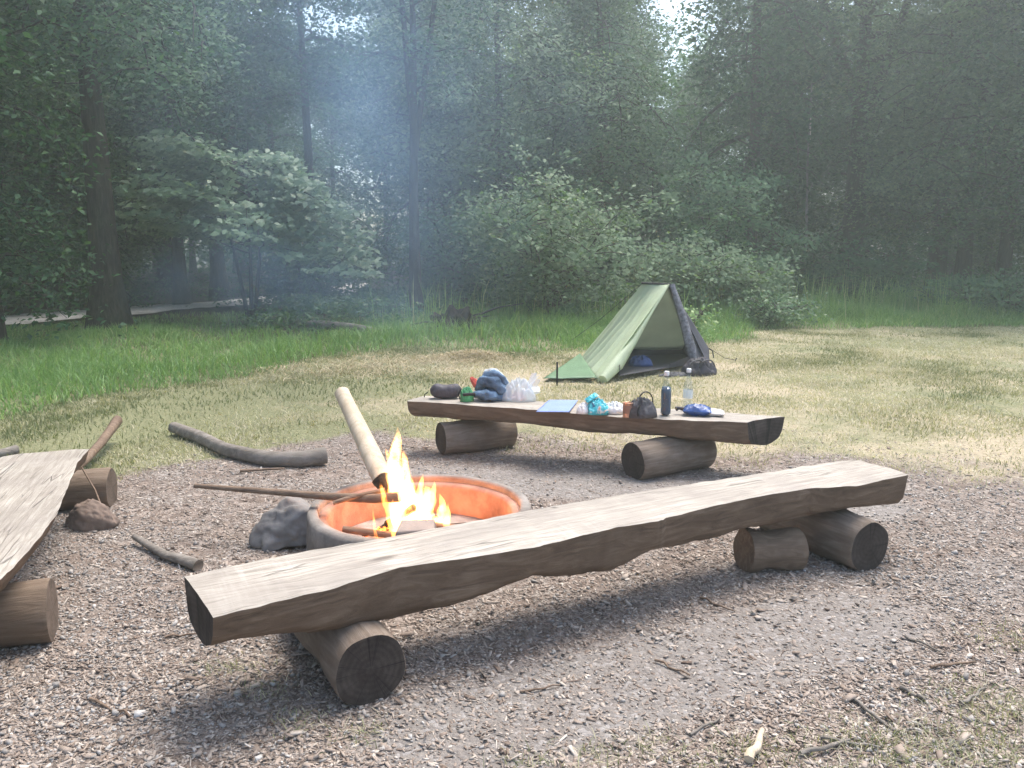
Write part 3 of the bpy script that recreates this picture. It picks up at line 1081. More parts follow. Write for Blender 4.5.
p = G(455, 332)
root = empty('uprooted_stump', p)
tag(root, 'dark uprooted stump with bare dead branches at the grass edge', 'stump')
bm = bmesh.new()
bmesh.ops.create_icosphere(bm, subdivisions=4, radius=1)
for v in bm.verts:
    q = v.co.copy()
    v.co = Vector((q.x * .42, q.y * .3, max(q.z, -.3) * .34 + .1)) * (1 + .5 * noise.fractal(q * 2.2, 1, 2, 3))
me = bpy.data.meshes.new('stump'); bm.to_mesh(me); bm.free()
link('stump', me, M_BARK, root)
rg = random.Random(4)
for k in range(4):
    mb = MB()
    an = rg.uniform(-.4, 1.2) if k < 3 else rg.uniform(2, 4)
    L = rg.uniform(.6, 1.6)
    pl = [Vector((0, 0, .2))]
    d = Vector((math.cos(an), rg.uniform(-.3, .3), rg.uniform(.15, .6))).normalized()
    for s in range(5):
        d = (d + Vector((0, rg.uniform(-.2, .2), rg.uniform(-.25, .12)))).normalized()
        pl.append(pl[-1] + d * L / 5)
    mb.tube(pl, [.035, .03, .024, .018, .012, .006], 6, rough=.2)
    mb.build('branch', M_BARKG, root)

# ------------------------------------------------------------------ log benches
def log_mesh(mb, L, r, seed, bulge=0.04):
    n = 14
    pts, rad = [], []
    for i in range(n + 1):
        t = i / n
        pts.append((-L / 2 + L * t, 0, 0))
        rad.append(r * (1 + bulge * math.sin(t * 7 + seed)))
    rad[0] *= .95; rad[-1] *= .95
    pts[1] = (-L / 2 + .012, 0, 0); pts[-2] = (L / 2 - .012, 0, 0)
    mb.tube(pts, rad, 36, 0, 1, rough=.1, seed=seed)


def support(parent, near, az, L, r, seed, side=None, endm=None):
    """near: world point on the ground under the near end, az: azimuth of the axis away from it (0 = +Y)"""
    d = Vector((math.sin(az), math.cos(az), 0))
    c = near + d * L / 2
    mb = MB()
    log_mesh(mb, L, r, seed)
    o = mb.build('support_log', [side or M_LOG, endm or M_END])
    w = Matrix.Translation((c.x, c.y, r - .012)) @ Matrix.Rotation(math.pi / 2 - az, 4, 'Z')
    o.parent = parent
    o.matrix_local = parent.matrix_basis.inverted() @ w
    return o


def slab(parent, front, back, ztop, thick, seed, endmat=None, sub=10):
    """front / back: world top-edge polylines (same count); thick: (front, middle, back) per station"""
    inv = parent.matrix_basis.inverted()
    fr, bk, th = [], [], []
    for i in range(len(front) - 1):
        for s in range(sub):
            t = s / sub
            fr.append(front[i].lerp(front[i + 1], t)); bk.append(back[i].lerp(back[i + 1], t))
            th.append([thick[i][k] + (thick[i + 1][k] - thick[i][k]) * t for k in range(3)])
    fr.append(front[-1]); bk.append(back[-1]); th.append(list(thick[-1]))
    # the sharp corners soften a little where the tree's outline waves
    rows = []
    NT, NBt = 7, 11
    for i, (f, b2, tk) in enumerate(zip(fr, bk, th)):
        q = noise.fractal(Vector((i * .21, seed, 0)), 1, 2, 3)
        q2 = noise.fractal(Vector((i * .21, seed + 9, 0)), 1, 2, 3)
        ac = (b2 - f).normalized()
        f2 = f + ac * (.006 * q); b3 = b2 + ac * (.008 * q2)
        row = []
        for j in range(NT):                       # top, back to front
            t = j / (NT - 1)
            pz = ztop + .004 * noise.noise(Vector((i * .3, j * .8, seed)))
            edge = .006 if j in (0, NT - 1) else 0
            w = b3.lerp(f2, t)
            row.append(Vector((w.x, w.y, pz - edge)))
        for j in range(1, NBt):                   # underside, front to back
            t = j / NBt
            w = f2.lerp(b3, sstep(0, 1, t) * .55 + t * .45)
            if t < .5:
                u = math.sin(t * math.pi); dz = tk[0] * min(1, t * 9) + (tk[1] - tk[0]) * u ** 1.3 * min(1, t * 9)
            else:
                u = math.sin((1 - t) * math.pi); dz = tk[2] * min(1, (1 - t) * 9) + (tk[1] - tk[2]) * u ** 1.3 * min(1, (1 - t) * 9)
            dz *= 1 + .06 * noise.fractal(Vector((i * .18, j * .25, seed + 4)), 1, 2, 3)
            row.append(Vector((w.x, w.y, ztop - dz)))
        rows.append(row)
    n = len(rows[0])
    vs = [inv @ v for r_ in rows for v in r_]
    mb = MB()
    top, sidef = [], []
    for i in range(len(rows) - 1):
        for j in range(n):
            j2 = (j + 1) % n
            f = (i * n + j, (i + 1) * n + j, (i + 1) * n + j2, i * n + j2)
            (top if j < NT - 1 else sidef).append(f)
    mb.add(vs, top + sidef, 0)
    mb.m = [0] * len(top) + [1] * len(sidef)
    mb.add([inv @ v for v in rows[0]], [tuple(reversed(range(n)))], 2)
    mb.add([inv @ v for v in rows[-1]], [tuple(range(n))], 2)
    o = mb.build('seat', [M_TOP, M_SIDE, endmat or M_END], parent, smooth=True)
    me = o.data
    # crisp arrises between sawn top and split side
    sharp = np.zeros(len(me.edges), dtype=bool)
    mi = {}
    for p in me.polygons:
        for ek in p.edge_keys: mi.setdefault(ek, set()).add(p.material_index)
    for e in me.edges:
        if len(mi.get(tuple(sorted(e.vertices)), ())) > 1: sharp[e.index] = True
    at = me.attributes.new('sharp_edge', 'BOOLEAN', 'EDGE')
    at.data.foreach_set('value', sharp)
    return o


def frame(front, back, name):
    c = (front[0] + front[-1] + back[0] + back[-1]) / 4
    d = front[-1] - front[0]
    return empty(name, (c.x, c.y, 0), math.atan2(d.y, d.x))


def poly_at(pts, n):
    """resample a polyline of Vectors to n points by parameter"""
    cum = [0]
    for a, b in zip(pts[:-1], pts[1:]): cum.append(cum[-1] + (b - a).length)
    out = []
    for i in range(n):
        s = cum[-1] * i / (n - 1)
        k = max(j for j in range(len(cum)) if cum[j] <= s + 1e-9)
        k = min(k, len(pts) - 2)
        out.append(pts[k].lerp(pts[k + 1], (s - cum[k]) / (cum[k + 1] - cum[k])))
    return out


# near bench
ZN = .44
ftop = [(213, 616), (270, 602), (336, 586), (400, 566), (470, 556), (540, 545), (580, 535), (616, 526), (658, 520), (669, 516), (710, 506), (749, 497), (807, 487.5), (856, 485), (908.6, 473.5)]
fbot = [638, 636, 632, 618, 602, 578, 576, 571, 551, 549, 541, 529, 518, 507, 503]
front = [G(x, y, ZN) for x, y in ftop]
backp = [(184, 575), (275, 555), (394, 535), (540, 507), (658, 487.6), (738, 476), (806.6, 464.8), (852, 458.3)]
back = poly_at([G(x, y, ZN) for x, y in backp], len(front))
thick = []
for (x, y), yb, f in zip(ftop, fbot, front):
    tf = ZN - A(x, yb, f.y).z
    thick.append((tf, max(.165, tf + .03), .14))
thick[0] = (thick[0][0], .17, .15)
nb = frame(front, back, 'log_bench')
tag(nb, 'nearest log bench, long pale split slab on two round logs in front of the fire', 'bench')
slab(nb, front, back, ZN, thick, 1)
nl = G(372, 703)
support(nb, nl + Vector((0, .0, 0)), R(-30), .74, .138, 3)
support(nb, G(868, 571), R(-24), .72, .138, 5)

# chunk lying under the near bench
def rock(name, label, cat, c, sx, sy, sz, seed, m, rz=0, cut=.35):
    bm = bmesh.new()
    bmesh.ops.create_icosphere(bm, subdivisions=5, radius=1)
    for v in bm.verts:
        q = v.co.copy()
        k = 1 + .28 * noise.fractal(q * 1.2 + Vector((seed, 0, 0)), 1, 2, 3) + .13 * noise.fractal(q * 3.2 + Vector((0, seed, 0)), .7, 2, 5)
        # flattened facets
        for nn in [Vector((math.sin(seed + i * 2.1), math.cos(seed * 1.7 + i * 1.3), math.sin(i + seed * .5))).normalized() for i in range(7)]:
            dd = q.dot(nn) * k
            if dd > .78: k *= .78 / dd * .5 + .5
        v.co = Vector((q.x * sx, q.y * sy, max(q.z, -cut) * sz)) * k
    me = bpy.data.meshes.new(name); bm.to_mesh(me); bm.free()
    zmin = min(v.co.z for v in me.vertices)
    o = link(name, me, m)
    o.location = (c.x, c.y, -zmin - .015); o.rotation_euler = (0, 0, rz)
    tag(o, label, cat)
    return o


M_ROCK = simple('grey_field_stone', (.21, .195, .185), .85, .25, .8, 14, .35)
M_ROCKB = simple('brown_field_stone', (.17, .125, .1), .85, .25, .8, 14, .35)
p = G(772, 576)
mb = MB()
log_mesh(mb, .3, .105, 8, .08)
o = mb.build('log_chunk', [M_SIDE, M_SIDE])
o.location = (p.x + .02, p.y + .1, .098); o.rotation_euler = (0, R(4), R(12))
tag(o, 'short brown log chunk lying under the nearest bench', 'log')

# far bench
ZF = .42
ftop = [(407, 400.5), (440, 402), (475, 405), (520, 408), (555, 411), (590, 414), (620, 416.5), (660, 418.5), (700, 420), (747.5, 421.5)]
fbot = [412, 417, 419, 423, 428, 434, 433, 438, 441, 445]
front = [G(x, y, ZF) for x, y in ftop]
back = poly_at([G(x, y, ZF) for x, y in [(427, 395), (500, 398), (600, 404), (700, 410), (785, 416)]], len(front))
thick = []
for (x, y), yb, f in zip(ftop, fbot, front):
    tf = ZF - A(x, yb, f.y).z
    thick.append((tf * .9, max(.15, tf + .02), .12))
fb = frame(front, back, 'log_bench')
tag(fb, 'log bench with clothes, bags and bottles laid out on it', 'bench')
slab(fb, front, back, ZF, thick, 2)
support(fb, G(441, 453.5), R(64), .62, .135, 11)
support(fb, G(632, 479), R(60), .68, .14, 12)

# left bench
ZL = .42
redge = [(-60, 630), (0, 578), (13.5, 566), (37, 539), (57.5, 512), (67.7, 485), (78, 461), (89, 448)]
front = [G(x, y, ZL) for x, y in redge]
f0 = front[0]
dirl = (front[-1] - front[0]).normalized()
wv = [.5, .52, .53, .55, .56, .55, .53, .5]
perp = Vector((-dirl.y, dirl.x, 0))
back = [f + perp * w * 1.2 for f, w in zip(front, wv)]
back[-1] = G(6, 455, ZL); back[-2] = back[-2].lerp(back[-1], .3)
thick = [(.085, .15, .1)] * 8
lb = frame(front, back, 'log_bench')
tag(lb, 'log bench with pale wavy edged slab cut off by the left border', 'bench')
slab(lb, front, back, ZL, thick, 3, M_ENDP)
q = G(47, 643)
support(lb, q + Vector((0, .06, 0)), R(-111), .8, .132, 21, M_SIDE, M_ENDB)
q = G(104, 512)
support(lb, q + Vector((0, .12, 0)), R(-102), .7, .13, 22, M_SIDE, M_ENDB)
rock('rock', 'brownish stone wedged against the left bench support', 'rock', G(82, 533) + Vector((0, .1, 0)), .14, .1, .13, 2.3, M_ROCKB)

# ------------------------------------------------------------------ fire pit
FC = Vector((-.5, 4.2, 0))
ZR = .23


def ring_mat():
    m, nt, out = mat('sooty_concrete')
    n = N(nt)
    v = n.coords()
    f = n.noise(v, 6, 7, .65)
    c = n.ramp(f, [(.3, (.11, .095, .083)), (.5, (.2, .178, .158)), (.7, (.3, .27, .243))])
    c = n.mix(n.ramp(n.noise(v, 2.4, 4), [(.5, (0, 0, 0)), (.7, (.45, .45, .45))]), c, (.22, .14, .11))
    p = n('BsdfPrincipled', Base__Color=c, Roughness=.85)
    bp = n('Bump', Height=n.noise(v, 28, 6), Strength=.5, Distance=.01)
    nt.links.new(bp.outputs[0], p.inputs['Normal'])
    nt.links.new(p.outputs[0], out.inputs[0])
    return m


M_RING = ring_mat()
M_LINER = simple('fired_clay_liner', (.30, .19, .15), .9, .1, .7, 16, .45, vscale=7)
M_ASH = simple('grey_ash', (.25, .22, .2), .95, .1, .9, 22, .5)
pit = empty('fire_pit', FC)
tag(pit, 'round concrete fire pit ring with a burning campfire in it', 'fire pit')
mb = MB()
mb.lathe([(.615, -.05), (.61, .12), (.605, ZR - .02), (.594, ZR), (.552, ZR + .003), (.545, ZR - .01), (.543, ZR - .035)], 72, jitter=.008)
mb.build('outer_ring', M_RING, pit)
mb = MB()
mb.lathe([(.544, ZR - .033), (.505, ZR - .038), (.498, ZR - .055), (.492, .0), (.485, -.06)], 72, jitter=.008, seed=5)
mb.build('liner', M_LINER, pit)
mb = MB()
prof = [(.49, .02), (.38, .03), (.28, .045), (.18, .065), (.09, .08), (.001, .085)]
mb.lathe(prof, 40, jitter=.05)
mb.build('ash_bed', M_ASH, pit)

# campfire: flames and small burning wood belong together
fire = empty('campfire', FC + Vector((0, 0, .08)))
tag(fire, 'bright yellow flames rising from burning sticks inside the ring', 'fire')


def flame_mat(name, color, strength, nscale):
    m, nt, out = mat(name)
    n = N(nt)
    v = n.coords((1, 1, .45))
    f = n.noise(v, nscale, 4, .6, .5)
    s = n.math('MULTIPLY', n.ramp(f, [(.4, (.02, .02, .02)), (.6, (1, 1, 1))]), strength)
    e = n('Emission', Color=(*color, 1), Strength=s)
    nt.links.new(e.outputs[0], out.inputs['Volume'])
    return m


M_FLAME = flame_mat('flame', (1, .40, .095), 85, 15)
M_FLAMEL = flame_mat('low_flame', (1, .3, .05), 60, 20)


def tongue(x0, y0, px, py, Y, r, seed, m):
    """a flame from ring-local (x0,y0) on the ash up to the point seen at the tip"""
    tip = A(px, py, Y) - fire.location
    a = Vector((x0, y0, .0))
    pl, rd = [], []
    for s in range(15):
        t = s / 14
        w = a.lerp(tip, t)
        amp = r * .85 * t * (1 - .3 * t)
        w.x += amp * math.sin(t * 6.5 + seed) * .8
        w.y += amp * math.cos(t * 5 + seed * 1.7) * .6
        pl.append(w)
        rd.append(max(.002, r * (.55 + 1.6 * t) * (1 - t) ** .8 * (1.25 if t < .4 else 1)))
    mb = MB()
    mb.tube(pl, rd, 14, rough=.85, seed=seed)
    mb.build('flame', m, fire)


M_CORE = flame_mat('flame_core', (1, .48, .14), 42, 11)
for k, (x0, y0, px, py, Y, r, low) in enumerate((
        (-.07, -.07, 393, 428, 4.06, .05, 0), (-.04, -.04, 400, 446, 4.1, .042, 0), (-.11, -.09, 386, 448, 4.02, .03, 0),
        (-.04, -.09, 409, 460, 4.05, .03, 0), (-.07, -.1, 396, 456, 4.0, .075, 2), (-.03, -.1, 404, 468, 4.0, .07, 2),
        (.02, -.07, 421, 474, 4.06, .03, 0), (.06, -.1, 431, 482, 4.02, .036, 0), (.03, -.12, 424, 486, 3.98, .055, 2), (.1, -.13, 442, 493, 3.98, .034, 0),
        (.13, -.15, 450, 501, 3.95, .022, 0), (-.13, -.13, 381, 478, 3.97, .022, 1), (-.1, -.26, 392, 499, 3.88, .018, 1), (-.19, -.27, 372, 507, 3.88, .009, 1))):
    tongue(x0, y0, px, py, Y, r, k + 1, (M_FLAME, M_FLAMEL, M_CORE)[low])


def fstick(name, pts, r0, r1, m, parent=None, label=None, cat=None, n=9, capm=None, rough=.2, seed=0):
    mb = MB()
    k = len(pts)
    mb.tube(pts, [r0 + (r1 - r0) * i / (k - 1) for i in range(k)], n, 0, 1 if capm else None, rough=rough, seed=seed)
    inv = Matrix.Translation(parent.location).inverted() if parent else None
    o = mb.build(name, [m, capm] if capm else m, parent, inv=inv)
    if label: tag(o, label, cat)
    return o


def bent(a, b, k, amp, seed):
    a, b = Vector(a), Vector(b)
    out = []
    for i in range(k):
        t = i / (k - 1)
        w = a.lerp(b, t)
        s = math.sin(math.pi * t)
        w += Vector((noise.noise(Vector((t * 3, seed, 0))), noise.noise(Vector((t * 3, seed, 5))), .7 * noise.noise(Vector((t * 3, seed, 9))))) * amp * s
        out.append(w)
    return out


# burning sticks inside (parts of the fire)
fstick('burning_stick', bent((-.62, 3.98, .13), (-.12, 4.1, .16), 6, .03, 1), .02, .022, M_CHAR, fire)
fstick('burning_stick', bent((-.32, 3.84, .12), (-.42, 4.2, .15), 6, .03, 2), .024, .02, M_CHAR, fire)
fstick('burning_stick', bent((-.05, 4.0, .16), (-.5, 4.02, .17), 6, .02, 3), .02, .024, M_STICK, fire)
fstick('burning_stick', bent((-.88, 3.98, .17), (-.6, 3.98, .13), 5, .02, 5), .018, .02, M_STICK, fire)

fstick('burning_stick', bent((-.72, 3.86, .12), (-.5, 4.02, .14), 5, .03, 6), .022, .018, M_CHAR, fire)
fstick('burning_stick', bent((-.28, 3.98, .12), (-.02, 4.3, .12), 5, .03, 7), .02, .016, M_STICK, fire)
fstick('burning_stick', bent((-.68, 4.2, .12), (-.52, 4.05, .26), 5, .02, 8), .024, .02, M_CHAR, fire)
rgc = random.Random(12)
M_EMBER, nte, oute = mat('glowing_ember')
ne = N(nte)
ee = ne('Emission', Color=(1, .16, .02, 1), Strength=ne.ramp(ne.noise(ne.coords(), 30, 3), [(.45, (.0, .0, .0)), (.62, (6, 6, 6))]))
eb = ne('BsdfPrincipled', Base__Color=(.02, .016, .014, 1), Roughness=.9)
ea = ne('AddShader', i0=ee.outputs[0], i1=eb.outputs[0])
nte.links.new(ea.outputs[0], oute.inputs[0])
for k in range(14):
    mb = MB()
    a_ = rgc.uniform(0, 6.28); d_ = .05 + .26 * rgc.random()
    c_ = Vector((-.08 + math.cos(a_) * d_, -.06 + math.sin(a_) * d_, .0))
    ax_ = Vector((rgc.uniform(-1, 1), rgc.uniform(-1, 1), .15)).normalized() * rgc.uniform(.02, .045)
    mb.tube([c_ - ax_, c_ - ax_ * .6, c_ + ax_ * .6, c_ + ax_], [.012, .022, .02, .01], 8, rough=.6, seed=k)
    mb.build('ember', M_EMBER, fire)

# pale log leaning in the fire
top = A(342, 393, 4.95)
bot = A(389, 492, 4.12)
d = (bot - top).normalized()
split = bot - d * .1
leanlog = empty('leaning_log', (top.x, top.y, 0))
tag(leanlog, 'pale peeled log leaning out of the fire with its charred end in the flames', 'log')
mb = MB()
pts = [top.lerp(split, t) for t in np.linspace(0, 1, 8)]
mb.tube(pts, [.047, .049, .051, .052, .053, .055, .056, .056], 18, 0, 1, rough=.07, seed=4)
inv = Matrix.Translation(leanlog.location).inverted()
mb.build('pale_wood', [M_PALE, M_ENDP], leanlog, inv=inv)
mb = MB()
pts = [split.lerp(bot, t) for t in np.linspace(0, 1, 5)]
mb.tube(pts, [.0565, .055, .05, .042, .025], 16, rough=.3, seed=6)
mb.build('charred_end', M_CHAR, leanlog, inv=inv)

# long stick resting on the rim
pl = [A(195, 485.5, 4.35), A(240, 489, 4.28), A(290, 493, 4.2), A(335, 497, 4.12), A(375, 499, 4.05), A(400, 497, 4.02)]
fstick('long_stick', pl, .013, .03, M_STICK, None, 'long thin brown stick lying over the ring rim into the fire', 'stick', 9, M_ENDP)
pl = [A(333, 503, 4.02), A(352, 497, 4.05), A(385, 490, 4.1)]
fstick('forked_stick', pl, .012, .016, M_STICK, None, 'short crooked stick crossing under the long stick in the fire', 'stick')

# block on the rim
mb = MB()
c = Vector((-.52, 3.50, ZR))
mb.add([(-.11, -.07, 0), (.1, -.06, 0), (.12, .07, 0), (-.07, .08, 0), (-.09, -.06, .075), (.09, -.05, .07), (.105, .055, .085), (-.055, .065, .09)],
       [(3, 2, 1, 0), (4, 5, 6, 7), (0, 1, 5, 4), (1, 2, 6, 5), (2, 3, 7, 6), (3, 0, 4, 7)])
o = mb.build('wood_block', simple('grey_pink_wood', (.3, .235, .2), .8, .2, .5, 16, .25), smooth=False)
o.location = A(414, 523, 3.63); o.location.z = ZR + .004
o.rotation_euler = (0, 0, R(12))
bv = o.modifiers.new('bevel', 'BEVEL'); bv.width = .008; bv.segments = 2
tag(o, 'squared pale wood block resting on the near rim of the fire ring', 'wood block')

rock('rock', 'grey rugged stone lying against the outside of the fire ring', 'rock', G(286, 549) + Vector((.01, .14, 0)), .215, .16, .17, 4.4, M_ROCK, R(10))

# loose branches
P = [G(174, 434), G(200, 443), G(225, 455), G(247, 461), G(270, 466), G(300, 467), G(326, 464)]
for q, z in zip(P, (.06, .055, .05, .055, .055, .06, .07)): q.z = z
fstick('dead_branch', P, .05, .062, M_LOGD, None, 'thick crooked grey branch lying at the edge of the gravel', 'branch', 14, M_CHAR, .25, 3)
P = [G(135, 545), G(150, 552), G(165, 560), G(182, 565), G(199, 571)]
for q, z in zip(P, (.05, .035, .028, .03, .03)): q.z = z
fstick('crooked_branch', P, .016, .03, M_LOGD, None, 'short crooked grey branch lying beside the near bench end', 'branch', 10, M_ENDP, .25, 5)
P = [G(60, 480), G(84, 462), G(100, 444), G(112, 428), G(117, 420)]
for q, z in zip(P, (.05, .08, .12, .16, .18)): q.z = z
P = [Vector((q.x * (1 - q.z / 1.6), q.y * (1 - q.z / 1.6), q.z)) for q in P]
fstick('broken_branch', P, .03, .045, M_STICK, None, 'brown broken branch sticking up behind the left bench end', 'branch', 9, M_ENDP, .25, 6)
P = [G(-20, 462), G(5, 459), G(17, 456)]
for q in P: q.z = .05
fstick('small_branch', P, .03, .04, M_LOGD, None, 'small grey branch piece on the grass past the left bench corner', 'branch', 8, M_ENDP, .3, 7)
fstick('twig', [G(108, 525) + Vector((0, 0, .01)), A(95, 490, 4.7), A(76, 458, 4.75)], .006, .004, M_STICK, None, 'thin twig leaning on the left bench by its far support', 'twig', 6)

rg = random.Random(9)
tw = [(748, 765, 762, 735, .016, M_PALE, 'pale split stick lying flat in the near gravel'),
      (960, 705, 985, 690, .008, M_LOGD, None), (820, 740, 880, 752, .007, M_LOGD, None), (700, 600, 735, 612, .006, M_STICK, None),
      (900, 690, 925, 702, .009, M_LOGD, None), (850, 700, 895, 735, .008, M_LOGD, None), (655, 660, 690, 676, .006, M_STICK, None),
      (800, 757, 850, 745, .009, M_LOGD, None), (930, 670, 975, 664, .007, M_STICK, None), (165, 640, 205, 636, .005, M_STICK, None),
      (690, 735, 720, 720, .006, M_LOGD, None), (905, 640, 940, 655, .006, M_LOGD, None), (520, 690, 560, 684, .005, M_STICK, None),
      (240, 474, 285, 471, .012, M_STICK, None), (90, 700, 130, 716, .006, M_STICK, None)]
for k, (x0, y0, x1, y1, r, m, lbv) in enumerate(tw):
    a, c = G(x0, y0), G(x1, y1)
    for q in (a, c): q.z = float(gz(q.x, q.y)) + r + .004
    o = fstick('stick', bent(a, c, 6, .03, k + 20), r, r * .6, m, None, lbv or 'thin dry stick lying loose on the gravel', 'stick', 6, None, .3, k)
    if not lbv: tag(o, group='loose sticks on the gravel')

# ------------------------------------------------------------------ tent
def sheet_mat(name, color, trans=.25, rough=.55, var=.1, bump=.25):
    m, nt, out = mat(name)
    n = N(nt)
    v = n.coords()
    f = n.noise(v, 3, 5)
    lo = tuple(c * (1 - var) for c in color); hi = tuple(c * (1 + var) for c in color)
    c = n.ramp(f, [(.3, lo), (.7, hi)])
    p = n('BsdfPrincipled', Base__Color=c, Roughness=rough)
    b = n('Bump', Height=n.noise(n.coords((3, 3, 1)), 5, 4), Strength=bump, Distance=.03)
    nt.links.new(b.outputs[0], p.inputs['Normal'])
    t = n('BsdfTranslucent', Color=c)
    mx = n('MixShader', i0=trans, i1=p.outputs[0], i2=t.outputs[0])
    nt.links.new(mx.outputs[0], out.inputs[0])
    return m


M_FLY = sheet_mat('pale_green_nylon', (.58, .66, .46), .42)
M_AWN = sheet_mat('mid_green_nylon', (.14, .25, .135), .25)
M_INNER = sheet_mat('grey_green_lining', (.37, .41, .34), .5)
M_MESH = sheet_mat('dark_grey_mesh', (.085, .085, .105), .15, .8)
M_TUB = sheet_mat('black_groundsheet', (.04, .04, .052), .05, .6)
M_DARK = simple('black_webbing', (.02, .02, .022), .7, .3, .3, 40, .3)
M_STRIP = simple('grey_spotted_strip', (.14, .14, .16), .7, .3, .5, 30, .6, vscale=24)


def membrane(name, quad, m, parent, nu=24, nv=18, sag=.05, folds=0, fold_amp=0, seed=0, th=.004):
    """quad corners a,b,c,d (a->b bottom/u, a->d v); sags inward and carries tension folds"""
    a, b, c, d = [Vector(q) for q in quad]
    nrm = (b - a).cross(d - a)
    if nrm.length < 1e-6: nrm = (c - b).cross(d - c)
    nrm.normalize()
    vs = []
    for j in range(nv + 1):
        v = j / nv
        for i in range(nu + 1):
            u = i / nu
            p = a.lerp(b, u).lerp(d.lerp(c, u), v)
            s = -sag * math.sin(math.pi * u) * math.sin(math.pi * v)
            if folds:
                s += fold_amp * (1 - v) ** 1.5 * math.sin(u * folds * 2 * math.pi + 3 * v + seed) * math.sin(math.pi * min(1, u * 1.05))
            s += .008 * noise.fractal(Vector((u * 4, v * 4, seed)), 1, 2, 3)
            vs.append(p + nrm * s)
    w = nu + 1
    fs = [(j * w + i, j * w + i + 1, (j + 1) * w + i + 1, (j + 1) * w + i) for j in range(nv) for i in range(nu)]
    mb = MB(); mb.add(vs, fs)
    inv = Matrix.Translation(parent.location).inverted()
    o = mb.build(name, m, parent, inv=inv)
    md = o.modifiers.new('thickness', 'SOLIDIFY'); md.thickness = th; md.offset = 0
    return o


PK1 = A(643, 283, 11.0); PK2 = A(669, 284.5, 10.8)
FL = G(598, 383); FL.z = .01
BL = A(580, 360, 11.7); BL.z = max(BL.z, .02)
FR = G(670, 373); FR.z = .01                 # foot of the strip, front right of the opening
RR = A(709.5, 369.5, 10.75); RR.z = .02
RU = A(709, 348.5, 10.95)
BR = Vector((2.75, 12.0, .02))
MID = A(632, 340, 10.2)                      # fold of the rolled door on the front arris
tent = empty('tent', ((FL + RR) / 2).to_2d().to_3d())
tag(tent, 'pale green ridge tent standing open on the mown grass', 'tent')
membrane('fly_panel', (BL, FL, PK2, PK1), M_FLY, tent, 40, 30, .03, 6, .06, 1)
membrane('rear_panel', (BR, BL, PK1, PK2), M_INNER, tent, 16, 16, .03)
membrane('side_panel', (RR, BR, PK2 + Vector((.01, .1, -.02)), PK2), M_MESH, tent, 16, 16, .02)
# dark front wing on the right: from the strip to the outer guy point
membrane('side_wing', (FR.lerp(RR, .78), RR, RU, PK2), M_MESH, tent, 12, 16, .02)
membrane('awning', (A(543, 381, 9.75) + Vector((0, 0, .03)), FL + Vector((-.01, .02, .05)), BL + Vector((0, -.02, .08)), BL + Vector((-.02, -.04, .07))), M_AWN, tent, 14, 12, .0)
# rolled door hem along the front arris of the fly
inv = Matrix.Translation(tent.location).inverted()
mb = MB()
q1 = FL.lerp(PK2, .02)
mb.tube([FL + Vector((.06, .02, .03)), MID.lerp(FL, .6) + Vector((.05, .02, .0)), MID + Vector((.02, .02, -.01)), MID.lerp(PK2, .5) + Vector((.01, 0, 0)), PK2],
        [.06, .085, .05, .022, .012], 12, rough=.4, seed=3)
mb.build('rolled_door', M_FLY, tent, inv=inv)
# strip on the other side of the opening
mb = MB()
e = A(691, 349, 10.55)
mb.tube([PK2 + Vector((.03, -.02, 0)), PK2.lerp(e, .5) + Vector((.03, -.02, 0)), e, A(694, 362, 10.5)], [.04, .055, .065, .04], 8, rough=.5, seed=8)
mb.build('door_strip', M_STRIP, tent, inv=inv)
# bathtub floor
fc = [FL + Vector((.28, .15, 0)), FR + Vector((.0, .02, 0)), RR + Vector((-.08, .1, 0)), BR + Vector((-.2, -.15, 0)), BL + Vector((.25, -.1, 0))]
mb = MB()
hts = [.2, .12, .24, .3, .28]
vs = [Vector((p.x, p.y, .07)) for p in fc] + [Vector((p.x, p.y, h)) for p, h in zip(fc, hts)]
n5 = 5
mb.add(vs, [tuple(range(5))] + [(i, (i + 1) % 5, (i + 1) % 5 + 5, i + 5) for i in range(1, 5)])
o = mb.build('groundsheet', M_TUB, tent, smooth=False, inv=inv)
md = o.modifiers.new('thickness', 'SOLIDIFY'); md.thickness = .006
# ridge strut and poles
mb = MB(); mb.tube([PK1 + Vector((-.02, 0, 0)), PK2 + Vector((.02, 0, 0))], [.016, .016], 8); mb.build('ridge_strut', M_DARK, tent, inv=inv)
mb = MB(); mb.tube([Vector((RR.x - .12, RR.y + .12, .02)), PK2 + Vector((0.01, .05, -.02))], [.009, .009], 8); mb.build('pole', M_DARK, tent, inv=inv)
mb = MB(); mb.tube([RU, RU + Vector((.05, 0, -.03)), RU + Vector((.07, 0, -.13))], [.01, .01, .008], 6); mb.build('corner_strut', M_DARK, tent, inv=inv)
for a_, b_ in ((RU + Vector((.06, 0, -.03)), G(735, 362)), (PK1 + Vector((0, .02, 0)), Vector((.95, 13.6, .0)))):
    mb = MB(); mb.tube([a_, a_.lerp(b_, .5) + Vector((0, 0, -.02)), b_ + Vector((0, 0, .03))], [.004, .004, .004], 5); mb.build('guy_line', M_DARK, tent, inv=inv)
    mb = MB(); mb.tube([b_ + Vector((-.02, 0, -.05)), b_ + Vector((.02, 0, .06))], [.007, .007], 6); mb.build('peg', M_DARK, tent, inv=inv)
o = fstick('tent_stake', [A(557, 386, 9.5), A(557.3, 362, 9.5)], .012, .012, M_DARK, None, 'thin black stake standing at the edge of the tent awning', 'stake', 7)

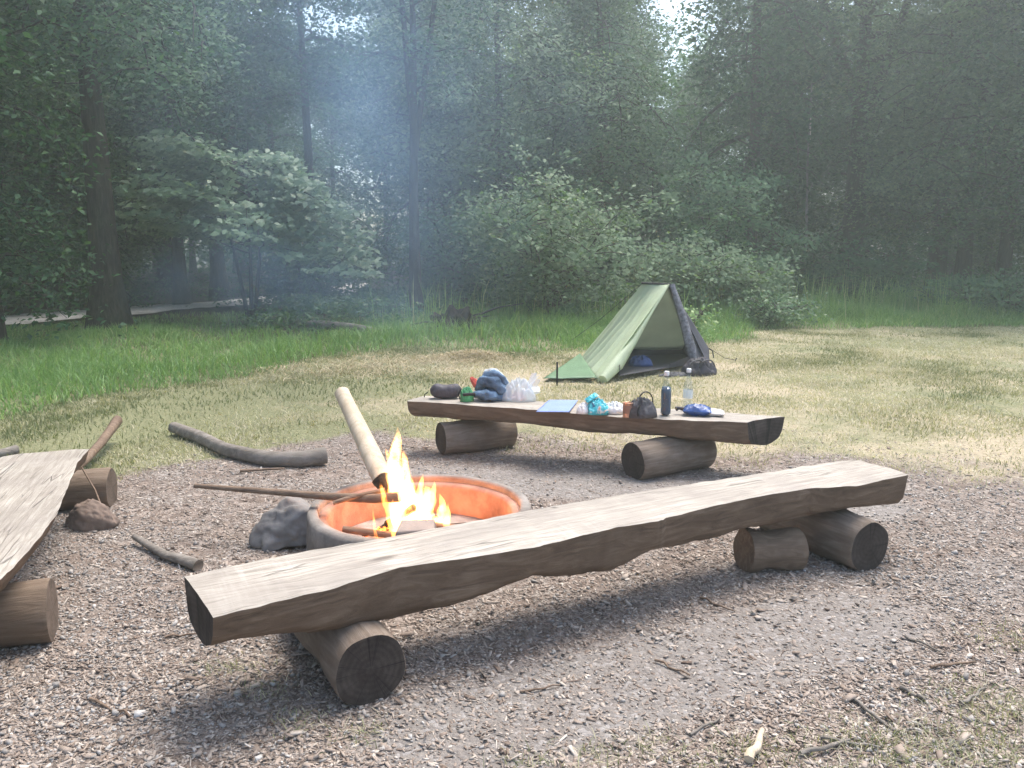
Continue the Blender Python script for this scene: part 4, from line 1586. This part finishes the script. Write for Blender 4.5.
# ------------------------------------------------------------------ things lying about
def heap(name, c, sx, sy, h, m, seed, rz=0, folds=1.0, fold_scale=3.0, z=0, aniso=(1, 1), power=.5, label=None, cat=None, parent=None, n=34, group=None):
    """a soft crumpled heap: a draped sheet with fold ridges over an oval footprint, closed below"""
    vs, fs = [], []
    def hz(u, v):
        r2 = min(1, u * u + v * v)
        base = (1 - r2) ** power
        q = Vector((u * fold_scale * aniso[0] + seed * 7.3, v * fold_scale * aniso[1], seed))
        rid = 1 - abs(noise.noise(q)) * 2.2
        rid2 = 1 - abs(noise.noise(q * 2.3 + Vector((3, 1, 0)))) * 2
        return h * base * (1 - .5 * folds + folds * (.38 * rid + .16 * rid2))
    rings, seg = n // 2, n * 2
    vs.append((0, 0, hz(0, 0)))
    for i in range(1, rings + 1):
        t = i / rings
        for j in range(seg):
            a = 2 * math.pi * j / seg
            w = 1 + .16 * folds * noise.noise(Vector((math.cos(a) * 1.6, math.sin(a) * 1.6, seed * 3.3)))
            u, v = t * math.cos(a), t * math.sin(a)
            vs.append((u * sx * w, v * sy * w, max(hz(u, v), .0) if t < 1 else .0))
    for j in range(seg):
        fs.append((0, 1 + j, 1 + (j + 1) % seg))
    for i in range(rings - 1):
        for j in range(seg):
            a, b = 1 + i * seg + j, 1 + i * seg + (j + 1) % seg
            fs.append((a, a + seg, b + seg, b))
    fs.append(tuple(reversed([1 + (rings - 1) * seg + j for j in range(seg)])))
    mb = MB(); mb.add(vs, fs)
    o = mb.build(name, m, parent)
    o.location = (c[0], c[1], z); o.rotation_euler = (0, 0, rz)
    if label: tag(o, label, cat, group)
    return o


SEAT = ZF + .003
def on(px, py): return G(px, py, SEAT)


M_BLACKCLOTH = simple('dark_nylon', (.055, .05, .062), .6, .35, 1.0, 12, .4, bdist=.02)
M_DENIM = simple('faded_denim', (.10, .16, .24), .8, .2, 1.0, 13, .6, vscale=9, bdist=.03)
M_DENIM2 = simple('pale_denim', (.45, .5, .55), .8, .2, 1.0, 13, .4, vscale=9, bdist=.03)
M_GREENB = simple('bright_green_nylon', (.06, .3, .13), .55, .4, .3, 30, .4)
M_RED = simple('red_cloth', (.55, .09, .07), .7, .3, .2, 30, .2)
M_TURQ = simple('turquoise_foil', (.06, .44, .52), .3, .5, 1.0, 16, .6, vscale=14, bdist=.025)
def printed_foil():
    m, nt, out = mat('printed_turquoise_foil')
    n = N(nt)
    v = n.coords()
    c = n.ramp(n.noise(v, 17, 2, .5, .8), [(.36, (.03, .12, .2)), (.4, (.06, .46, .54)), (.58, (.08, .5, .56)), (.62, (.7, .72, .7)), (.72, (.6, .28, .1))])
    p = n('BsdfPrincipled', Base__Color=c, Roughness=.3)
    b = n('Bump', Height=n.noise(v, 16, 5), Strength=1.0, Distance=.025)
    nt.links.new(b.outputs[0], p.inputs['Normal'])
    nt.links.new(p.outputs[0], out.inputs[0])
    return m


M_TURQ = printed_foil()
M_WHITE = simple('white_plastic', (.68, .68, .68), .4, .5, 1.0, 18, .2, bdist=.02)
M_BLUE = simple('blue_plastic', (.035, .08, .24), .3, .5, 1.0, 14, .5, bdist=.02)
M_NAVY = simple('navy_nylon', (.03, .06, .16), .6, .3, .3, 25, .3)
M_PAPER = simple('pale_blue_paper', (.2, .27, .5), .7, .3, .1, 20, .08)
M_COPPER = simple('copper_tin', (.5, .26, .16), .35, .5, .1, 30, .2, .6)
M_GREYB = simple('charcoal_canvas', (.085, .082, .088), .7, .25, 1.0, 15, .5, bdist=.025)


def glassy(name, color, rough=.12, alpha_mix=.86):
    m, nt, out = mat(name)
    n = N(nt)
    g = n('BsdfPrincipled', Base__Color=(*color, 1), Roughness=rough)
    g.inputs['Specular IOR Level'].default_value = .6
    t = n('BsdfTransparent', Color=(.95, .97, .98, 1))
    mx = n('MixShader', i0=alpha_mix, i1=g.outputs[0], i2=t.outputs[0])
    nt.links.new(mx.outputs[0], out.inputs[0])
    return m


M_CLEAR = glassy('clear_plastic', (.5, .54, .56), .1, .9)
M_FILM = glassy('thin_plastic_film', (.85, .87, .88), .2, .55)
M_LIQ = simple('dark_blue_drink', (.015, .045, .09), .08, .7, 0, 10, .1)

# rolled dark bag
c = on(446, 398)
root = empty('stuff_sack', c, R(4))
tag(root, 'dark rolled stuff sack at the left end of the loaded bench', 'bag')
mb = MB()
L = .25
pts = [(-L / 2 + L * t, 0, .056 + .004 * math.sin(t * 9)) for t in np.linspace(0, 1, 18)]
rad = [.057 * min(1, (.35 + 5 * t) if t < .13 else 1, (.35 + 5 * (1 - t)) if t > .87 else 1) * (1 + .025 * math.sin(t * 31)) for t in np.linspace(0, 1, 18)]
mb.tube(pts, rad, 18, rough=.1, seed=2)
mb.build('sack', M_BLACKCLOTH, root)
mb = MB(); mb.tube([(-L / 2 - .02, .0, .05), (-L / 2 - .045, .01, .03), (-L / 2 - .05, .02, .006)], [.004, .004, .004], 6); mb.build('drawstring', M_DARK, root)

# green pouch
c = on(467, 401)
root = empty('green_pouch', c, R(20))
tag(root, 'bright green pouch with black strap beside the dark stuff sack', 'bag')
heap('pouch', (0, 0), .058, .05, .12, M_GREENB, 3.1, parent=root, power=.3, fold_scale=3.5)
mb = MB(); mb.tube([(-.05, -.052, .06), (0, -.06, .065), (.05, -.052, .06)], [.008, .008, .008], 6, squash=1.6); mb.build('strap', M_DARK, root)
mb = MB(); mb.tube([(-.06, -.01, .02), (-.075, -.02, .06), (-.05, -.01, .1)], [.005, .005, .005], 6); mb.build('strap', M_DARK, root)

# jacket and jeans heap
c = on(492, 399)
root = empty('clothes_heap', c, R(-8))
tag(root, 'heap of faded blue denim clothes with white and red linings', 'clothes')
def roll(name, pts, rad, m, parent, seed, rough=.38, squash=.8):
    P = [Vector(p) for p in pts]
    pl, rd = [], []
    for i in range(len(P) - 1):
        for q in range(6):
            t = q / 6
            pl.append(P[i].lerp(P[i + 1], t)); rd.append((rad[i] + (rad[i + 1] - rad[i]) * t) * (1 + .1 * math.sin(len(pl) * 1.1 + seed)))
    pl.append(P[-1]); rd.append(rad[-1])
    mb = MB(); mb.tube(pl, rd, 22, rough=rough, seed=seed, squash=squash)
    return mb.build(name, m, parent)


heap('jeans', (.02, .02), .15, .11, .15, M_DENIM, 1.4, parent=root, power=.6, fold_scale=3.2, aniso=(.9, 1.8), folds=1.3, n=44)
roll('trouser_leg', [(-.13, -.08, .05), (-.05, -.1, .055), (.02, -.1, .045), (.06, -.08, .03)], [.03, .05, .048, .02], M_DENIM, root, 4)
roll('trouser_leg', [(-.12, .02, .07), (-.06, -.02, .15), (.03, -.03, .14), (.1, -.03, .07), (.14, -.02, .03)], [.03, .055, .06, .05, .02], M_DENIM, root, 7)
roll('trouser_leg', [(-.1, .05, .1), (-.04, .02, .19), (.05, .0, .19), (.12, .0, .12)], [.02, .045, .05, .03], M_DENIM, root, 9)
roll('pale_lining', [(-.09, .05, .14), (-.05, .04, .215), (.02, .03, .225), (.1, .02, .165), (.15, .01, .08)], [.015, .035, .035, .03, .012], M_DENIM2, root, 2, .3, .6)
o = heap('red_lining', (-.125, .03), .03, .035, .09, M_RED, 3.7, parent=root, power=.4); o.location.z = .1; o.rotation_euler = (0, R(-35), 0)

# clear plastic bag
c = on(519, 400)
root = empty('plastic_bag', c, R(0))
tag(root, 'crumpled clear plastic bag leaning on the denim heap', 'plastic bag')
heap('bag_film', (0, 0), .15, .1, .19, M_FILM, 6.2, parent=root, power=.6, fold_scale=3.2, folds=1.2, n=44)
mb = MB()
rg = random.Random(3)
for k in range(9):
    a = rg.uniform(-.3, .9); w = .04
    base = Vector((.03 + .02 * k / 9, .0, .06))
    tip = base + Vector((math.cos(a) * .13, rg.uniform(-.06, .06), math.sin(a) * .14 + .05))
    s = Vector((rg.uniform(-1, 1), rg.uniform(-1, 1), rg.uniform(-.4, .4))).normalized() * w
    mid = base.lerp(tip, .55) + s * .4
    mb.add([base, base + s, mid - s * .6, mid + s * .8, tip - s * .4, tip + s * .5], [(0, 1, 3, 2), (2, 3, 5, 4)])
o = mb.build('gathered_neck', M_FILM, root)
o = heap('bag_contents', (-.01, .0), .07, .05, .07, simple('pale_pink_wrapper', (.62, .42, .38), .5, .4, .3, 20, .3), 2.2, parent=root)

# pale blue sheet
c = [on(536, 412.5), on(569, 413.5), on(578, 401.5), on(549, 400.5)]
mb = MB()
cc = sum(c, Vector()) / 4
nu = 12
vs, fs = [], []
for j in range(nu + 1):
    for i in range(nu + 1):
        u, v = i / nu, j / nu
        p = c[0].lerp(c[1], u).lerp(c[3].lerp(c[2], u), v) - cc
        p.z = .003 + .012 * noise.noise(Vector((u * 2.2, v * 2.2, 2))) ** 2 + .006 * u
        vs.append(p)
w = nu + 1
fs = [(j * w + i, j * w + i + 1, (j + 1) * w + i + 1, (j + 1) * w + i) for j in range(nu) for i in range(nu)]
mb.add(vs, fs)
o = mb.build('paper_sheet', M_PAPER)
o.location = cc
md = o.modifiers.new('thickness', 'SOLIDIFY'); md.thickness = .003; md.offset = 1
tag(o, 'flat pale blue sheet lying on the middle of the loaded bench', 'sheet')

# snack bag
def pillow_bag(mb, L, W, H, seed, mat=0):
    nu, nv = 30, 16
    for sgn in (1, -1):
        vs, fs = [], []
        for j in range(nv + 1):
            for i in range(nu + 1):
                u, v = i / nu * 2 - 1, j / nv * 2 - 1
                b = max(0, (1 - abs(u) ** 3.2)) ** .8 * max(0, (1 - abs(v) ** 2.6)) ** .6
                z = sgn * H * .5 * b * (1 + .35 * noise.fractal(Vector((u * 2.5, v * 2, seed + sgn)), 1, 2, 3))
                x = u * L / 2 * (1 + .0 * v)
                z += .006 * math.sin(v * 16) * (1 if abs(u) > .86 else 0) * (.6 if sgn > 0 else .6)
                vs.append((x, v * W / 2 * (1 - .12 * b), z + H * .42 * 1))
        w = nu + 1
        for j in range(nv):
            for i in range(nu):
                f = (j * w + i, j * w + i + 1, (j + 1) * w + i + 1, (j + 1) * w + i)
                fs.append(f if sgn > 0 else f[::-1])
        mb.add(vs, fs, mat)


c = on(600, 413)
root = empty('snack_bag', c, R(-6))
tag(root, 'open turquoise and white snack bag beside the copper tin', 'snack bag')
o = heap('turquoise_packet', (-.02, -.01), .095, .07, .115, M_TURQ, 8.1, parent=root, power=.45, fold_scale=3.4, folds=1.1)
o = heap('white_packet', (-.12, -.01), .055, .055, .085, M_WHITE, 9.3, parent=root, power=.5, fold_scale=4)
o = heap('open_end', (.1, .03), .1, .06, .085, M_WHITE, 4.3, parent=root, power=.5, fold_scale=3.4, folds=1.1)
mb = MB(); pillow_bag(mb, .1, .07, .03, 3)
o = mb.build('packet_flap', M_TURQ, root); o.location = (-.06, .01, .1); o.rotation_euler = (R(10), R(-30), R(20))

# copper tin
c = on(627.5, 417)
root = empty('tin_can', c)
tag(root, 'small open copper coloured tin can on the bench front edge', 'can')
mb = MB(); mb.lathe([(.001, 0), (.034, 0), (.036, .004), (.034, .008), (.034, .048), (.0345, .05), (.034, .052), (.034, .098), (.0365, .103), (.034, .105), (.032, .1), (.032, .012), (.001, .011)], 28)
mb.build('can', M_COPPER, root)
mb = MB(); mb.lathe([(.0345, .03), (.0352, .032), (.0352, .085), (.0345, .087)], 28); mb.build('paper_band', simple('rusty_band', (.3, .16, .11), .6, .3, .2, 30, .5), root)

# charcoal pouch with strap
c = on(641, 416.5)
root = empty('camera_pouch', c, R(12))
tag(root, 'charcoal grey pouch with a raised strap loop between tin and dark bottle', 'bag')
heap('pouch', (0, 0), .12, .075, .15, M_GREYB, 12.2, parent=root, power=.5, fold_scale=2.4, folds=.9, aniso=(1.4, 1))
pl = [Vector((.04 + .055 * math.cos(a), .02, .1 + .075 * math.sin(a))) for a in np.linspace(-.2, 3.0, 12)]
mb = MB(); mb.tube(pl, [.009] * 12, 6, squash=.5); mb.build('strap', M_DARK, root)
mb = MB(); mb.tube([(-.05, -.07, .02), (-.06, -.085, .06), (-.03, -.06, .1)], [.006, .006, .006], 6); mb.build('buckle', M_DARK, root)

# bottles
def bottle(label, c, s, liquid):
    root = empty('bottle', c)
    tag(root, label, 'bottle')
    r = .037 * s
    prof = [(.001, .004), (r * .7, .002), (r, .012), (r, .04), (r * .93, .06), (r, .08), (r, .17 * s), (r * .86, .2 * s), (r * .55, .235 * s), (.014 * s, .26 * s), (.0135 * s, .285 * s)]
    mb = MB(); mb.lathe(prof, 28); mb.build('body', M_CLEAR, root)
    mb = MB(); mb.lathe([(.001, .284 * s), (.0175 * s, .284 * s), (.018 * s, .287 * s), (.018 * s, .31 * s), (.016 * s, .314 * s), (.001, .315 * s)], 20); mb.build('cap', M_WHITE, root)
    if liquid:
        pr = [(.001, .006)] + [(q[0] * .95, q[1] + .002) for q in prof[1:] if q[1] < liquid]
        pr += [(pr[-1][0] * .97, liquid), (.001, liquid)]
        mb = MB(); mb.lathe(pr, 28); mb.build('drink', M_LIQ, root)
    else:
        mb = MB(); mb.lathe([(r * 1.01, .085), (r * 1.02, .088), (r * 1.02, .15 * s), (r * 1.01, .152 * s)], 28); mb.build('label_band', M_FILM, root)


bottle('plastic bottle half full of dark blue drink on the loaded bench', on(665.5, 415), 1.02, .205)
bottle('empty clear plastic bottle behind the blue packet', on(687.5, 409), .98, 0)

# blue packet
c = on(697, 415)
root = empty('blue_packet', c, R(-14))
tag(root, 'shiny blue packet with a white end at the right of the bottles', 'packet')
mb = MB(); pillow_bag(mb, .2, .13, .085, 5)
mb.build('packet', M_BLUE, root)
mb = MB(); pillow_bag(mb, .14, .11, .05, 9)
o = mb.build('white_end', M_WHITE, root); o.location = (.12, .02, .0)
mb = MB(); mb.tube([(-.09, 0, .04), (-.13, .01, .045), (-.15, .0, .04)], [.016, .012, .018], 8, rough=.3); mb.build('twisted_end', M_BLACKCLOTH, root)

# by the tent
p = G(697, 374)
root = empty('backpack', p + Vector((0, -.05, 0)), R(5))
tag(root, 'dark backpack lying on the grass at the tent opening', 'backpack')
heap('pack', (0, 0), .24, .17, .24, M_BLACKCLOTH, 14.2, parent=root, power=.45, fold_scale=2.6)
for k in range(2):
    pl = [Vector((.1 * math.cos(a) + (.08 if k else -.05), -.12 + .02 * math.sin(a * 2), .12 + .09 * math.sin(a))) for a in np.linspace(0, 5.4, 14)]
    mb = MB(); mb.tube(pl, [.016] * 14, 6, squash=.6); mb.build('strap', M_GREYB, root)
heap('grey_bag', G(674, 376) , .22, .07, .06, M_GREYB, 15.5, rz=R(14), label='flat grey bag lying beside the dark backpack at the tent', cat='bag', power=.5)
p = A(640, 364, 10.6)
heap('sleeping_bag', p, .17, .12, .15, M_NAVY, 16.3, z=.075, label='dark blue sleeping bag bunched up inside the tent', cat='sleeping bag', power=.5)

# ------------------------------------------------------------------ smoke and haze
def vol_mat(name, color, density, aniso=.3):
    m, nt, out = mat(name)
    n = N(nt)
    p = n('VolumePrincipled', Density=density, Anisotropy=aniso)
    p.inputs['Color'].default_value = (*color, 1)
    nt.links.new(p.outputs[0], out.inputs['Volume'])
    return m


def smoke_mat(name, color, density, scale, lo, hi, aniso=.3):
    m, nt, out = mat(name)
    n = N(nt)
    f = n.noise(n.coords((1, 1, .6)), scale, 3, .55, .6)
    d = n.math('MULTIPLY', n.ramp(f, [(lo, (0, 0, 0)), (hi, (1, 1, 1))]), density)
    p = n('VolumePrincipled', Density=d, Anisotropy=aniso)
    p.inputs['Color'].default_value = (*color, 1)
    nt.links.new(p.outputs[0], out.inputs['Volume'])
    return m


def plume(name, pts, radii, m, label, squash=1.0):
    # smooth the centre line
    P = [Vector(p) for p in pts]
    pl, rd = [], []
    for i in range(len(P) - 1):
        for s in range(6):
            t = s / 6
            t2 = t * t * (3 - 2 * t)
            pl.append(P[i].lerp(P[i + 1], t)); rd.append(radii[i] + (radii[i + 1] - radii[i]) * t2)
    pl.append(P[-1]); rd.append(radii[-1])
    mb = MB(); mb.tube(pl, rd, 20, rough=.35, seed=5)
    o = mb.build(name, m)
    tag(o, label, kind='stuff')
    return o


pts = [(-.42, 4.1, .75), (-.5, 4.7, 1.1), (-.75, 6, 1.7), (-1.25, 8, 2.4), (-1.8, 10, 3.3), (-2.3, 12, 4.4), (-2.9, 13.5, 6.0), (-3.5, 14.5, 8.2)]
SM = (.36, .6, 1.0)
PR = [.04, .14, .34, .62, .92, 1.2, 1.4, .5]
for f, d, lbl in ((.55, .022, 'bright core of the blue wood smoke drifting up from the campfire'), (.9, .018, 'blue wood smoke column drifting up towards the trees'),
                  (1.3, .014, 'thin blue smoke spreading around the rising column'), (1.8, .011, 'faint outer veil of the blue campfire smoke'), (3.0, .009, 'barely visible outermost smoke in front of the forest')):
    plume('smoke', pts, [r * f for r in PR], smoke_mat('blue_smoke', SM, d * 1.25, .7, .3, .72), lbl)
LP = [(-8.6, 16.6, .6), (-7.0, 16.2, .9), (-5.2, 15.6, 1.1), (-3.6, 15.0, 1.0), (-2.2, 14.4, .7), (-1.4, 13.8, .4)]
LR = [.1, .6, 1.0, .9, .6, .1]
for f, d, lbl in ((.6, .06, 'blue smoke hanging low over the grass by the maple sapling'), (.95, .045, 'thin blue smoke around the low drift'), (1.4, .03, 'faint edge of the low smoke drift')):
    plume('smoke', LP, [r * f for r in LR], smoke_mat('low_smoke', SM, d * 1.5, .8, .3, .72), lbl)

bm = bmesh.new()
bmesh.ops.create_cube(bm, size=1)
for v in bm.verts:
    v.co = Vector((v.co.x * 170 + 0, v.co.y * 110 + 38, v.co.z * 26 + 10.5))
me = bpy.data.meshes.new('haze'); bm.to_mesh(me); bm.free()
HAZE_D = .0058
o = link('haze', me, vol_mat('evening_haze', (.88, 1.0, .97), HAZE_D, .62), smooth=False)
tag(o, 'thin pale haze in the evening air of the clearing', kind='stuff')

# ------------------------------------------------------------------ light
SUN_EL, SUN_AZ = 66, 35            # azimuth from +Y towards +X
w = bpy.data.worlds.new('World'); scene.world = w
w.use_nodes = True
nt = w.node_tree
sky = nt.nodes.new('ShaderNodeTexSky')
sky.sky_type = 'NISHITA'
sky.sun_disc = False
sky.sun_elevation = R(SUN_EL)
sky.sun_rotation = R(SUN_AZ)
sky.air_density = 1.0
sky.dust_density = 3.0
bg = nt.nodes['Background']
nt.links.new(sky.outputs[0], bg.inputs[0])
bg.inputs[1].default_value = .135
sun = bpy.data.objects.new('sun', bpy.data.lights.new('sun', 'SUN'))
col.objects.link(sun)
sun.data.energy = 2.1
sun.data.angle = R(28)
sun.data.color = (1, .95, .88)
dv = Vector((math.sin(R(SUN_AZ)) * math.cos(R(SUN_EL)), math.cos(R(SUN_AZ)) * math.cos(R(SUN_EL)), math.sin(R(SUN_EL))))
sun.rotation_euler = dv.to_track_quat('Z', 'Y').to_euler()
sun.location = (5, 20, 30)
# the fire gives off light
fl = bpy.data.objects.new('fire_light', bpy.data.lights.new('fire_light', 'POINT'))
col.objects.link(fl)
fl.location = FC + Vector((-.03, -.07, .15))
fl.data.energy = 13
fl.data.color = (1, .3, .085)
fl.data.shadow_soft_size = .09

# ------------------------------------------------------------------ render look
vs_ = scene.view_settings
vs_.view_transform = 'Standard'
vs_.look = 'None'
vs_.gamma = 1
vs_.use_curve_mapping = False
vs_.exposure = 1.45
cy = scene.cycles
cy.use_denoising = True
try: cy.denoiser = 'OPENIMAGEDENOISE'
except Exception: pass
cy.max_bounces = 6
cy.diffuse_bounces = 3
cy.glossy_bounces = 2
cy.transmission_bounces = 4
cy.transparent_max_bounces = 12
cy.volume_bounces = 1
cy.volume_step_rate = 2.0
cy.volume_max_steps = 96
cy.sample_clamp_indirect = 6
